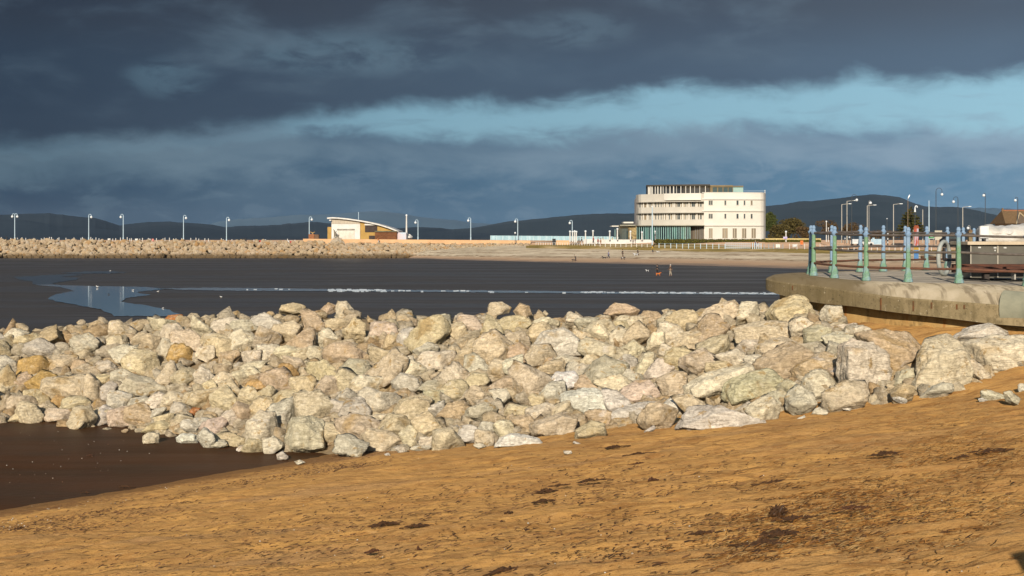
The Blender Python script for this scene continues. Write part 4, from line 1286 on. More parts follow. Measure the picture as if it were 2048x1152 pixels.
hills('hills_right', [(840, 476), (880, 466), (960, 452), (1024, 441), (1080, 436), (1140, 431), (1200, 428), (1280, 426), (1400, 422), (1500, 417), (1540, 410), (1600, 404), (1640, 402), (1680, 398), (1710, 393), (1740, 388.5), (1770, 389.5), (1800, 394), (1830, 405), (1850, 411), (1900, 415), (1960, 422), (2000, 431), (2048, 440), (2300, 452), (3000, 462)], 3600, 1500, 9, H3)
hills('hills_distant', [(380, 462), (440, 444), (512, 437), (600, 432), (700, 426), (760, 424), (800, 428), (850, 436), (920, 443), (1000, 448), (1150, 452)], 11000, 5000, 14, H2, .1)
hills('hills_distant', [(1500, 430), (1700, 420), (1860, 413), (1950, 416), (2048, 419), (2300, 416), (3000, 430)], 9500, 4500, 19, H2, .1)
# ------------------------------------------------------------------ small builders for the far shore
WHITE = mat('white_paint', (.66, .645, .61, 1), (.58, .56, .52, 1), .6, .6, .3)
PALE = mat('pale_blue_paint', (.48, .60, .68, 1), (.42, .54, .62, 1), 1, .5, .3)
GLOBE = mat('lamp_glass', (.80, .84, .86, 1), None, 2, .25, .5)
GREYP = mat('galvanised', (.46, .43, .37, 1), (.40, .38, .34, 1), 2, .5, .4)
DARKP = mat('dark_paint', (.035, .045, .055, 1), (.05, .06, .07, 1), 3, .5, .4)
BLACK = mat('black_thing', (.02, .02, .022, 1), None, 3, .6)
def upd(): bpy.context.view_layer.update()

def globe_lamp(px, top, base, arms, label, Y=382, c=None, r=.12, group='globe street lamps', crook=0.0):
    s = Y / F; x, y, z0 = P(px, base, Y)
    e = empty('street_lamp', (x, y, z0), label, 'street lamp', group)
    H = (base - top) * s
    c = c or PALE
    mb = MB().tube([(0, 0, 0), (0, 0, H * .12), (0, 0, H * .13), (0, 0, H)], [r * 1.5, r * 1.4, r, r * .8], 8)
    mb.build('pole', c, e)
    for a in arms:
        sg = 1 if a == 'R' else -1
        R = 5.0 * s if not crook else crook * s
        pts = [(sg * R * .5 * (1 - math.cos(t)), 0, H + R * .5 * math.sin(t) - .0) for t in [math.pi * k / 8 for k in range(9)]]
        drop = R * .35 if not crook else crook * .45 * s
        pts.append((sg * R, 0, H - drop))
        ar = MB().tube(pts, r * .55, 6).build('arm', c, e)
        g = MB().ball((sg * R, 0, H - drop - 2.4 * s * .6), 2.5 * s * (1 if not crook else 1.15), 10).build('globe', GLOBE, ar, smooth=True)
    return e
LBL = [(29.5, 430, 481, 'LR', 'pale lamp post with twin globes near the left end of the breakwater'),
 (177.5, 431, 481, 'R', 'pale lamp post with one globe, next after the twin-globe lamp'),
 (246.5, 431, 481, 'L', 'pale breakwater lamp with its globe turned left, beside a white box'),
 (367, 433, 482, 'R', 'pale breakwater lamp standing right of the pink bin'),
 (453, 437, 484, 'R', 'pale breakwater lamp just left of the black crate and red buoy'),
 (618.5, 436, 479, 'R', 'pale lamp rising behind the brick kiosk by the curved-roof station'),
 (836, 442, 479, 'L', 'pale lamp just right of the white flagpole by the station'),
 (941.5, 438, 480, 'L', 'pale lamp behind the peach wall, left of the glass fence'),
 (1035.5, 440, 480, 'L', 'pale lamp standing behind the glass fence over the peach wall'),
 (1144.5, 443, 480, 'L', 'pale lamp above the cluster of white globe posts')]
for a in LBL: globe_lamp(*a)
# flagpole & mast
def pole(name, px, top, base, Y, r, c, label, cat, head=None, group=None):
    x, y, z = P(px, base, Y); H = (base - top) * Y / F
    e = empty(name, (x, y, z), label, cat, group)
    MB().tube([(0, 0, 0), (0, 0, H * .5), (0, 0, H)], [r, r * .9, r * .7], 8).build('pole', c, e)
    if head: MB().ball((0, 0, H + head * .6), head, 8).build('finial', GLOBE, e, smooth=True)
    return e
pole('flagpole', 813, 432, 479, 381, .24, WHITE, 'stout white flagpole at the right end of the curved-roof station', 'flagpole', .3)
pole('flagpole', 1304.5, 414, 491, 352, .16, PALE, 'tall thin white flagpole in front of the hotel glass front', 'flagpole', .2)
pole('lamp_post', 1030.3, 467, 490, 376, .09, DARKP, 'slim dark post with a small globe in front of the peach wall', 'lamp post', .26)
# white posts with globe tops along the sea front
for i, (px, top, base, lab) in enumerate([(1140, 464.5, 484, 'leftmost of the four white globe posts bunched under the lamp'), (1145.2, 465, 484, 'second of the four white globe posts bunched under the lamp'),
    (1149.4, 464, 485, 'third of the four white globe posts bunched under the lamp'), (1152.8, 465, 485, 'last of the four white globe posts bunched under the lamp'),
    (1171, 464, 488, 'white globe post left of the hanging red coat'), (1186, 463.5, 482, 'white globe post with the red-coated walker in front'),
    (1219.5, 464, 480, 'white globe post right of the red walkers, before the hotel'), (1234.8, 459.5, 480, 'tallest white globe post, under the hotel canopy'),
    (1261, 464.5, 480, 'white globe post in front of the stone pier of the hotel'), (1284, 466, 480, 'white globe post before the left part of the glass front'),
    (1310.5, 464.5, 486, 'white globe post in front of the hotel glass front by the hedge end'), (1373.5, 464, 486, 'white globe post in front of the hedge before the dark porch'),
    (1465, 463, 484, 'white globe post before the end wall of the hotel')]):
    pole('globe_post', px, top, base, 372, .20, WHITE, lab, 'post', .30, 'white globe-topped posts on the sea front')

# ------------------------------------------------------------------ curved-roof station
YS = 381.0
def fp(px, py, Y=YS): v = P(px, py, Y); return (v[0], v[2])
stn = empty('lifeboat_station', P(725, 478, YS), 'small timber-clad station with one sweeping curved white roof', 'station')
roofc = [(655, 435.2), (665, 434.4), (676, 434.9), (697, 437), (719, 440.2), (740, 444), (759, 448.3), (778, 454.2), (797, 461.8)]
def roof_y(px): return float(np.interp(px, [a for a, _ in roofc], [b for _, b in roofc]))
poly = [fp(a, b) for a, b in roofc] + [fp(a, b + 2.6) for a, b in roofc[::-1]]
MB().wall(poly[::-1], YS - 1.0, YS + 16).build('roof', mat('roof_white', (.66, .64, .60, 1), None, 1, .5), stn, world=True)
MB().wall([fp(659, 439.5), fp(663.5, 439.5), fp(663.5, 441.5), fp(659, 441.5)], YS - .8, YS + 15).build('eave_lip', WHITE, stn, world=True)
def wallpiece(name, pxs, top, bot, Y, dep, mt, parent, roofline=False):
    if roofline: up = [fp(p, roof_y(p) + 2.3, Y) for p in np.linspace(pxs[0], pxs[1], 7)]
    else: up = [fp(pxs[0], top, Y), fp(pxs[1], top, Y)]
    poly = [fp(pxs[0], bot, Y), fp(pxs[1], bot, Y)] + up[::-1]
    return MB().wall(poly, Y, Y + dep).build(name, mt, parent, world=True)
M_OCHRE = mat('ochre_wall', (.42, .265, .075, 1), (.36, .22, .065, 1), .5, .8)
M_CLAD = mat('grey_cladding', (.50, .44, .35, 1), (.38, .33, .26, 1), 3, .8, stretch=(3, 1, .2))
M_BRN = mat('brown_timber', (.17, .065, .022, 1), (.11, .045, .018, 1), 1.2, .8, stretch=(1, 1, 4))
wallpiece('white_wall', (663, 720), 448, 479, YS, 14, WHITE, stn)
wallpiece('timber_cladding', (663, 720), 0, 447.7, YS + .05, 13.9, M_CLAD, stn, True)
wallpiece('ochre_wall', (720.3, 789), 0, 479, YS + .25, 13, M_OCHRE, stn, True)
wallpiece('side_wing', (655, 662.7), 454, 479, YS + 2, 8, M_OCHRE, stn)
dr = wallpiece('roller_door', (676, 709), 461.3, 478.6, YS - .12, .1, mat('door_white', (.64, .60, .52, 1), (.56, .50, .42, 1), .8, .6), stn)
for py in (466, 470.5, 475): wallpiece('door_rib', (676.5, 708.5), py, py + .5, YS - .2, .06, mat('door_rib', (.48, .44, .37, 1)), dr)
wallpiece('door_head', (674, 709.5), 457.6, 460.6, YS - .14, .12, mat('door_head', (.20, .19, .16, 1), (.36, .33, .28, 1), 2), stn)
w = wallpiece('window', (730, 754.5), 451.2, 464.4, YS + .1, .1, mat('window_frame_dark', (.05, .035, .03, 1)), stn)
for a, b in ((731, 735.5), (736.5, 742), (743, 748.5), (749.5, 753.7)):
    wallpiece('pane', (a, b), 453.0, 463.5, YS + .04, .05, mat('orange_pane', (.30, .09, .045, 1), (.10, .06, .06, 1), .5, .15, .5), w)
wallpiece('window_hood', (729, 757), 447.6, 450.6, YS - .2, .4, WHITE, stn)
wallpiece('annexe', (750, 793.4), 464, 479, YS - 2.2, 2.3, M_BRN, stn)
wallpiece('annexe_roof', (749, 794), 461.8, 463.9, YS - 2.5, 2.8, mat('roof_lead', (.14, .135, .08, 1), (.10, .09, .06, 1), 1, .8), stn)
wallpiece('doorway', (738, 749.6), 471.3, 479, YS + .05, .1, mat('doorway_dark', (.05, .035, .03, 1)), stn)
wallpiece('mural_panel', (794.3, 812.5), 464.8, 479, YS - 1.2, 3, mat('mural', (.42, .55, .66, 1), (.60, .46, .46, 1), .35, .6), stn)
x, y, z = P(717, 442, YS + 3)
MB().tube([(x, y, z), (x, y, z + 18 * YS / F), ], .07, 6).build('mast', PALE, stn, world=True)
# small white boat shape under a cover beside the station
x, y, z = P(819, 478.5, YS + 2)
e = empty('covered_boat', (x, y, z), 'little white covered dinghy parked right of the station mural', 'boat')
MB().ball((0, 0, .55), .8, 10, sc=(1.1, 1.6, .7)).build('hull', WHITE, e, smooth=True)
MB().tube([(-.9, 0, 1.6), (.1, 0, 1.2), (.8, 0, .6)], .14, 6).build('cover_hoop', WHITE, e, smooth=True)
# peach wall in front of the station
def wallthing(name, label, px0, px1, t0, t1, b0, b1, Y, mt, cat='wall', dep=.4):
    a, b = P(px0, b0, Y), P(px1, b1, Y)
    poly = [fp(px0, b0, Y), fp(px1, b1, Y), fp(px1, t1, Y), fp(px0, t0, Y)]
    c = P((px0 + px1) / 2, (b0 + b1) / 2, Y)
    me = MB().wall([(p[0] - c[0], p[1] - c[2]) for p in poly], 0, dep).mesh(name)
    o = link(name, me, mt); o.location = c
    return tag(o, label, cat)
M_PEACH = mat('peach_render', (.62, .40, .22, 1), (.55, .34, .18, 1), .25, .85)
wallthing('low_wall', 'long low peach-coloured wall running in front of the station', 606, 1061, 477.5, 481, 487, 492, 378.5, M_PEACH)
wallthing('low_wall', 'short peach wall panel behind the railing, right of the black bin', 1112, 1139, 480.3, 480.8, 490, 491, 374, M_PEACH)
wallthing('low_wall', 'low white wall in front of the hotel glass front', 1167, 1318, 478.8, 479.4, 487.5, 488.5, 373, WHITE)
wallthing('low_wall', 'pale yellow wall running right from behind the hedge to the gate', 1531, 1642, 476.5, 476.8, 486, 487, 366, mat('cream_wall', (.60, .47, .20, 1), (.5, .38, .16, 1), .4, .85))
for px0, px1, py, k in ((720, 742, 485.8, 'first'), (774, 797, 486.5, 'second'), (848, 871, 487.2, 'third'), (922, 945, 487.5, 'fourth'), (997, 1020, 487.7, 'last')):
    Yb = 377.6; a, b = P(px0, py, Yb), P(px1, py, Yb); gz = P(px0, py + 2.6, Yb)[2]
    e = empty('wall_bench', ((a[0] + b[0]) / 2, Yb, gz), k + ' from the station of the long dark benches below the peach wall', 'bench', 'benches along the peach wall')
    MB().box(((a[0] + b[0]) / 2, Yb, a[2]), (b[0] - a[0], .5, .12)).build('seat', mat('bench_dark', (.10, .05, .025, 1), None, 3), e, world=True)
    for xx in (a[0] + .25, b[0] - .25): MB().box((xx, Yb, (a[2] - .06 + gz) / 2), (.12, .4, a[2] - .06 - gz)).build('leg', mat('bench_dark', (.10, .05, .025, 1)), e, world=True)
# sculpted rock mound
r = np.random.default_rng(3)
p, f = rock_shape([(-2.3, -1.2), (2.3, -1.2), (1.5, .5), (.2, 1.3), (-1.2, .6)], 3.0, r, 4, 1.2)
me = mesh_np('rock_mound', p, f, True); o = link('rock_mound', me, ROCK); o.color = (.42, .37, .30, 1); o.location = P(673, 483, 378.0)
tag(o, 'grey rock mound in front of the white station door', 'rock')
mb = MB().tube([(0, 0, 0), (-.15, 0, .9), (-.35, 0, 1.7), (-.6, 0, 2.0)], [.45, .3, .14, .05], 6).tube([(-.15, 0, .9), (.3, 0, 1.5)], [.2, .06], 6).tube([(.5, 0, -.2), (.9, 0, .6)], [.2, .06], 6)
o = mb.build('bird_sculpture', mat('bronze_dull', (.22, .19, .14, 1), None, 3), None, smooth=True); o.location = P(671, 473.5, 378.0)
tag(o, 'spiky bird sculpture perched on the grey rock mound', 'sculpture')
# brick kiosk with a compass-like ornament
x, y, z = P(627.5, 478, YS)
e = empty('brick_kiosk', (x, y, z), 'tiny brick kiosk carrying a spread-winged ornament, behind the wall end', 'kiosk')
MB().box((-.5, 0, .65), (1.5, 1.6, 1.3)).build('brick_front', mat('kiosk_brick', (.30, .12, .05, 1), (.22, .09, .04, 1), 4), e)
MB().box((.85, 0, .6), (1.1, 1.4, 1.2)).build('timber_side', mat('kiosk_side', (.16, .09, .05, 1)), e)
MB().tube([(-.9, 0, 1.9), (-.3, 0, 1.6), (.3, 0, 1.9)], .10, 6).tube([(-.3, 0, 1.3), (-.3, 0, 1.75)], .16, 6).build('ornament', mat('gilt', (.45, .30, .12, 1)), e)

# ------------------------------------------------------------------ glass fence and sea-front railings
def fence(name, label, pts, h, step, mt_post, mt_panel=None, rails=(), rpost=.05, cat='fence', glass=False, prail=.03):
    "pts: [(px,base,Y)]"
    W3 = [Vector(P(*p)) for p in pts]
    e = empty(name, W3[0], label, cat)
    L = [0]
    for a, b in zip(W3[:-1], W3[1:]): L.append(L[-1] + (b - a).length)
    n = max(1, int(round(L[-1] / step))); posts = []
    for i in range(n + 1):
        s = L[-1] * i / n; k = max(j for j in range(len(L) - 1) if L[j] <= s + 1e-6)
        posts.append(W3[k].lerp(W3[k + 1], (s - L[k]) / (L[k + 1] - L[k])))
    pm = MB().box((0, 0, h / 2), (rpost * 2, rpost * 2, h)).mesh('post'); pm.materials.append(mt_post)
    for i, q in enumerate(posts):
        o = link('post', pm, None, e); o.location = q - e.location
    if mt_panel:
        pan = MB()
        for a, b in zip(posts[:-1], posts[1:]):
            d_ = (b - a); m_ = (a + b) / 2
            pan.box((m_.x, m_.y, m_.z + h * .52), (d_.length - rpost * 2.2, .03, h * .92), math.atan2(d_.y, d_.x))
        pan.build('glass_panels', mt_panel, e, world=True)
    for hz in rails:
        mb = MB()
        for a, b in zip(posts[:-1], posts[1:]): mb.tube([a + Vector((0, 0, hz)), b + Vector((0, 0, hz))], prail, 5)
        mb.build('rail', mt_post, e, world=True)
    return e
M_GLS = mat('fence_glass', (.26, .42, .48, 1), (.38, .54, .60, 1), .7, .2, .5, stretch=(2.5, 1, .3))
fence('glass_fence', 'long pale blue glass windbreak fence above the peach wall', [(981, 480.5, 384), (1240, 482.5, 384)], 1.3, 1.7, mat('fence_post_blue', (.55, .66, .70, 1)), M_GLS, (), .05)
fence('promenade_railing', 'white upright railing along the grass edge beside the black bin', [(1072, 491.5, 374.5), (1189, 494, 366)], .95, .72, WHITE, None, (.9,), .045)
fence('promenade_railing', 'white post railing below the low white hotel wall', [(1190, 494.5, 364), (1305, 496, 356)], 1.0, 1.48, WHITE, None, (.95, .5), .06, prail=.02)
fence('promenade_railing', 'pale blue railing of widely spaced posts below the hedge', [(1318, 496.5, 353), (1450, 498, 343)], 1.25, 1.58, PALE, None, (1.15, .6), .07, prail=.02)
fence('promenade_railing', 'dense blue railing by the ramp below the hotel end wall', [(1452, 497.5, 342), (1500, 498.5, 338)], 1.5, .55, PALE, None, (1.4, .8, .3), .055)
fence('promenade_railing', 'tall blue posts at the ramp end, right of the dense railing', [(1505, 500.5, 336), (1522, 501, 334)], 1.75, .66, PALE, None, (1.4,), .08)
fence('promenade_railing', 'dark three-bar railing with pale posts left of the white board', [(1528, 500.5, 333), (1566, 500.5, 331)], 1.45, 1.25, mat('rail_bluegrey', (.30, .38, .42, 1)), None, (1.2, .8, .4), .06)
fence('promenade_railing', 'thin pale railing running right behind the jetty railing', [(1579, 498.5, 326), (1640, 498.5, 320)], 1.25, 2.1, WHITE, None, (1.0,), .05)
fence('promenade_railing', 'low white railing crossing behind the jetty posts', [(1640, 500, 318), (1900, 501.5, 300)], 1.0, 1.35, WHITE, None, (.95,), .06)

# short bollards on the breakwater
bol = MB().lathe([(.10, -.4), (.10, .45), (.13, .5), (.05, .62)], 6).mesh('bollard'); bol.materials.append(WHITE)
for px in (3, 21.7, 35, 44, 51.6, 67.8, 82.6, 88.5, 99, 103, 115.5, 118, 132, 148, 162, 165, 181.7, 185, 192, 198, 225.6, 231.5, 241, 254.5, 259.8, 263, 279.7, 285, 296.7, 313, 326, 330, 339, 347, 352, 363.5, 381.6, 392, 397.5, 409.8, 416.8, 442.8, 446.3, 463.9, 508, 575, 590):
    o = link('bollard', bol); py = np.interp(px, [0, 300, 600], [480.5, 481.5, 484.5]); o.location = P(px, py, 378.5); o.scale = (1, 1, random.uniform(.9, 1.5))
    tag(o, 'short white bollard on the rim of the far breakwater', 'bollard', 'white bollards along the breakwater rim')
def crate(name, px0, px1, t_, b_, Y, mt, label, cat, lid=None):
    a, b = P(px0, b_, Y), P(px1, t_, Y)
    e = empty(name, ((a[0] + b[0]) / 2, Y, a[2]), label, cat)
    w_, h_ = b[0] - a[0], b[2] - a[2]
    MB().box((0, 0, h_ * .46), (w_ * .92, w_ * .8, h_ * .92)).build('body', mt, e, bevel=.03)
    MB().box((0, 0, h_ * .95), (w_, w_ * .88, h_ * .1)).build('lid', lid or mt, e, bevel=.02)
    return e
WB = mat('white_box', (.72, .72, .70, 1), None, 2)
crate('storage_box', 216, 221.5, 477, 482, 379, WB, 'white box on the breakwater, left of the third lamp', 'box')
crate('storage_box', 270.5, 276.5, 477.3, 482, 379, WB, 'white box on the breakwater, right of the third lamp', 'box')
crate('storage_box', 298.5, 301.5, 477.5, 482, 379, WB, 'narrow white box touching the pink bin on the breakwater', 'box')
crate('pink_bin', 303.5, 308, 477.5, 483, 379, mat('pinkish_red', (.60, .24, .20, 1)), 'salmon pink bin on the breakwater between two lamps', 'bin')
crate('stone_block', 480, 485, 480, 485.5, 379, mat('beige_block', (.55, .47, .36, 1)), 'beige block beside the black crate on the breakwater', 'block')
crate('black_crate', 485.5, 493, 477, 485.5, 379, BLACK, 'black crate on the breakwater, left of the red buoy', 'crate')
crate('white_drum', 528.5, 532.5, 479, 486, 379, WB, 'white drum just right of the red buoy', 'drum')
crate('white_drum', 575.5, 578.5, 481, 486, 379, WB, 'white drum beside the red and white marker', 'drum')
crate('red_marker', 580.5, 586, 481, 486, 379, mat('red_dark', (.40, .04, .03, 1)), 'dark red box between the white drum and the wall end', 'box', WB)
crate('red_marker', 601, 606, 482, 486, 379, mat('red_dull', (.30, .08, .05, 1)), 'dull red box at the foot of the peach wall end', 'box')
crate('litter_bin', 1104.5, 1111.5, 477.5, 491.5, 373, BLACK, 'black litter bin with a wide lid behind the white railing', 'bin')
x, y, z = P(521, 483.5, 379)
o = MB().ball((0, 0, 0), .72, 12, sc=(1.15, .9, .62)).build('red_buoy', mat('buoy_red', (.50, .02, .012, 1), (.42, .03, .02, 1), 2, .4), None, smooth=True); o.location = (x, y, z)
tag(o, 'bright red buoy lying on the breakwater', 'buoy')
x, y, z = P(13, 480.5, 379)
o = MB().tube([(.25, 0, -.2), (.15, 0, .5), (-.1, 0, .95), (-.4, 0, 1.0)], [.16, .16, .14, .06], 7).build('bird_sculpture', BLACK, None, smooth=True); o.location = (x, y, z)
tag(o, 'dark hooked bird-like sculpture left of the twin-globe lamp', 'sculpture')
# ------------------------------------------------------------------ white hotel
hotel = empty('white_hotel', (50, 376, -.3), 'large curved white hotel of four storeys with a glazed attic', 'hotel')
M_HOT = mat('hotel_render', (.66, .635, .575, 1), (.61, .58, .515, 1), .12, .8, .2)
M_HOTG = mat('hotel_spandrel', (.55, .52, .455, 1), (.50, .465, .40, 1), .2, .8, .2)
M_DKW = mat('hotel_glass', (.045, .06, .065, 1), (.09, .10, .10, 1), .5, .12, .5)
M_CURT = mat('curtain', (.33, .27, .185, 1), (.15, .125, .09, 1), .6, .5, .3, stretch=(3, 1, .1))
FRONT = [(1271.5, 383.5), (1274, 380), (1280, 378.2), (1310, 374.8), (1335, 372.6), (1360, 370.9), (1385, 369.8), (1408, 369.0), (1425, 368.8)]
SIDE = [(1425, 368.8), (1470, 369.2), (1510, 370.2), (1522, 370.6), (1528, 371.4), (1530.8, 373.2), (1531.6, 379)]
def yof(px, line): return float(np.interp(px, [a for a, _ in line], [b for _, b in line]))
FR = FRONT + SIDE[1:]
def zz(py): return (HY - py) / F * 370.0          # storey levels are horizontal: one height for the whole block
def plan(px, off=0.0):
    Y = yof(px, FR) + off
    return Vector(((px - 1024) / F * yof(px, FR) * (Y / yof(px, FR)), Y, 0))
def band(name, px0, px1, z0, z1, off, dep, mt, parent=hotel, n=28):
    "a slab of wall following the curved front"
    xs_ = np.linspace(px0, px1, n); a = [plan(p, off) for p in xs_]; b = [plan(p, off + dep) for p in xs_]
    poly = [(p.x, p.y) for p in a] + [(p.x, p.y) for p in b[::-1]]
    return MB().prism(poly, z0, z1).build(name, mt, parent, world=True)
G0, T3 = -.35, zz(385.8)
# solid block behind the front surfaces
core = [plan(p, 1.2) for p in np.linspace(1273, 1531, 40)]
poly = [(p.x, p.y) for p in core] + [(68.5, 405), (58, 420), (36, 418)]
MB().prism(poly, G0, T3 - .6).build('main_block', M_HOT, hotel, world=True)
xs_ = np.linspace(1274, 1531, 40)
# the plain end: full height wall with string courses
band('end_wall', 1408, 1531.3, G0, T3, .0, 1.3, M_HOT, n=50)
for py in (398.5, 422.2, 451.0):
    band('string_course', 1404, 1531.4, zz(py) - .12, zz(py) + .20, -.45, .43, M_HOT, n=50)
band('parapet_cap', 1404, 1531.4, T3 + .004, T3 + .14, -.12, 1.5, M_HOT, n=50)
# the front: parapet and two balcony spandrels with recessed windows between
for nm, p0, p1, off in (('parapet', 387.0, 402.0, -.1), ('spandrel', 414.2, 424.4, -.15), ('spandrel', 439.6, 450.0, -.15)):
    band(nm, 1272, 1407.9, zz(p1), zz(p0), off, 1.0, M_HOTG)
for py in (402.2, 424.6):
    band('ledge', 1271.8, 1407.8, zz(py) - .16, zz(py) - .003, -.75, 1.6, M_HOTG)
band('raised_parapet', 1328, 1402, zz(399.5), zz(386.5), -.42, .3, M_HOT)
band('balcony_shade_lip', 1331, 1402, zz(400.2), zz(399.6), -1.0, .8, M_HOT)
for z0_, z1_ in ((zz(414.2), zz(402.4)), (zz(439.6), zz(424.8))):
    band('recess_wall', 1273, 1407.8, z0_, z1_, 1.0, .15, M_HOTG)
def window(px0, px1, py0, py1, off, parent=hotel, fr=.10, glass=M_DKW, mull=1):
    a, b = plan(px0, off), plan(px1, off); d_ = b - a; an = math.atan2(d_.y, d_.x); m_ = (a + b) / 2
    z0, z1 = zz(py1), zz(py0); w_ = d_.length
    nrm = Vector((math.sin(an), -math.cos(an), 0))
    f = MB()
    for sx_ in (-1, 1): f.box((m_ + d_.normalized() * sx_ * (w_ / 2 - fr / 2) + nrm * .06 + Vector((0, 0, (z0 + z1) / 2))), (fr, .16, z1 - z0), an)
    for zc in (z0 + fr / 2, z1 - fr / 2): f.box(m_ + nrm * .06 + Vector((0, 0, zc)), (w_ - 2 * fr, .158, fr), an)
    for k in range(mull): f.box(m_ + d_ * ((k + 1) / (mull + 1) - .5) + nrm * .06 + Vector((0, 0, (z0 + z1) / 2)), (fr * .6, .15, z1 - z0 - 2 * fr - .01), an)
    wo = f.build('window', M_HOT, parent, world=True)
    pb_ = MB().box(m_ + nrm * .03 + Vector((0, 0, (z0 + z1) / 2)), (w_ - 2 * fr - .01, .06, z1 - z0 - 2 * fr - .01), an)
    me_o = pb_.build('pane', glass, None); me_o.parent = wo
    me_o.data.transform(Matrix.Translation(-hotel.location))
    return wo
for row, (t0, t1) in enumerate(((402.6, 413.8), (425.4, 439.2))):
    for a, b in ((1277.5, 1282.5), (1299, 1302), (1310.5, 1313.5), (1316, 1318.6), (1321.5, 1324), (1338, 1341), (1354.5, 1361), (1370.5, 1373), (1383, 1390.5), (1399.5, 1404)):
        window(a, b, t0 + (.0 if row else .2), t1, 1.0, mull=1 if b - a > 4 else 0, fr=.06)
    for a, b in ((1283.6, 1286), (1288.4, 1293.5), (1303, 1305.5), (1326, 1328), (1330.3, 1333), (1342, 1345), (1351, 1353.8), (1362, 1364.5), (1367, 1370), (1375, 1377), (1379.5, 1382), (1391.5, 1393), (1395.3, 1398.5)):
        window(a, b, t0 + .3, t1, 1.0, mull=0, fr=.05, glass=M_CURT)
    # white fins between the windows
    for p in (1287, 1295.5, 1306.5, 1329, 1334, 1346, 1349.5, 1365.5, 1378, 1394):
        band('fin', p - .9, p + .9, zz(t1 + .3), zz(t0 - .1), .45, .54, M_HOT, n=2)
for t0, t1 in ((400.5, 411), (427, 438)):
    for a, b, g in ((1416.5, 1426, M_DKW), (1448, 1453, M_DKW), (1472, 1477.5, M_DKW), (1486.5, 1491, M_DKW), (1500.5, 1505.5, M_CURT if t0 < 410 else M_DKW)):
        window(a, b, t0, t1, 0, glass=g, mull=1 if b - a > 6 else 0)
for a, b in ((1417, 1426), (1444, 1456), (1464.5, 1474), (1483, 1493), (1502, 1512)):
    window(a, b, 456, 477, 0, glass=M_CURT, mull=1)
# glass front with a flat canopy, in front of the curved facade
M_TEAL = mat('teal_glass', (.045, .13, .118, 1), (.008, .018, .026, 1), .45, .08, .5, stretch=(2.5, 1, .12), lo=.40, hi=.56)
M_MUL = mat('mullion', (.26, .44, .42, 1), None, 2, .4)
gl = [plan(p, -3.0 + 1.2 * ((p - 1330) / 60) ** 2) for p in np.linspace(1274, 1380, 25)]
mb = MB(); n = len(gl)
gf = MB().prism([(p.x, p.y) for p in gl] + [(p.x, p.y) for p in [plan(q, 1.0) for q in np.linspace(1380, 1274, 25)]], G0, zz(452)).build('glass_front', M_TEAL, hotel, world=True)
mu = [(p + Vector((0, -.06, 0))) for p in gl]
for i in range(0, n):
    o = MB().box((mu[i].x, mu[i].y, (G0 + zz(452)) / 2), (.16, .16, zz(452) - G0)).build('mullion', M_MUL, None, world=False)
    o.parent = gf; o.data.transform(Matrix.Translation(-hotel.location))
can = [plan(p, -4.2 + 1.2 * ((p - 1330) / 60) ** 2) for p in np.linspace(1268, 1409, 25)]
MB().prism([(p.x, p.y) for p in can] + [(p.x, p.y) for p in [plan(q, 1.1) for q in np.linspace(1407, 1272, 25)]], zz(451.8), zz(450.1)).build('canopy', mat('canopy_grey', (.34, .32, .25, 1), (.26, .25, .20, 1), .5, .7), hotel, world=True)
band('porch', 1380.5, 1408, G0, zz(452.2), .3, .6, mat('porch_dark', (.065, .05, .035, 1), (.13, .10, .065, 1), .5, .5, stretch=(2, 1, .2)), n=6)
for p in (1391, 1395, 1400, 1404): band('porch_post', p - .5, p + .5, G0, zz(452.2), -.3, .3, mat('porch_post', (.20, .20, .19, 1)), n=2)
# low entrance pavilion on the left
pav = [(1236.5, 1257), (1257, 1273)]
def pv(name, px0, px1, py0, py1, Y, dep, mt):
    a, b = P(px0, py1, Y), P(px1, py0, Y)
    return MB().box(((a[0] + b[0]) / 2, Y + dep / 2, (a[2] + b[2]) / 2), (b[0] - a[0], dep, b[2] - a[2])).build(name, mt, hotel, world=True)
pv('pavilion_glass', 1237, 1257, 452, 481, 377, 8, mat('pavilion_glass', (.030, .045, .048, 1), (.06, .085, .085, 1), .4, .1, .5, stretch=(3, 1, .1)))
pv('stone_pier', 1257, 1273, 452, 481, 376.4, 9, mat('stone_pier', (.40, .31, .15, 1), (.17, .12, .06, 1), 1.6, .9))
pv('canopy', 1240, 1271, 449.5, 451.7, 375, 11, mat('canopy_grey', (.34, .32, .25, 1)))
pv('canopy', 1247, 1267, 443.6, 446.6, 378, 6, M_HOT)
pv('pavilion_neck', 1244, 1268, 446.7, 449.3, 378.5, 5, mat('neck_dark', (.05, .055, .05, 1)))
pv('floating_canopy', 1223.5, 1237.3, 451.2, 453.4, 376, 7, M_HOT)
pv('canopy_post', 1229.5, 1230.6, 453.6, 481, 378, .25, M_MUL)
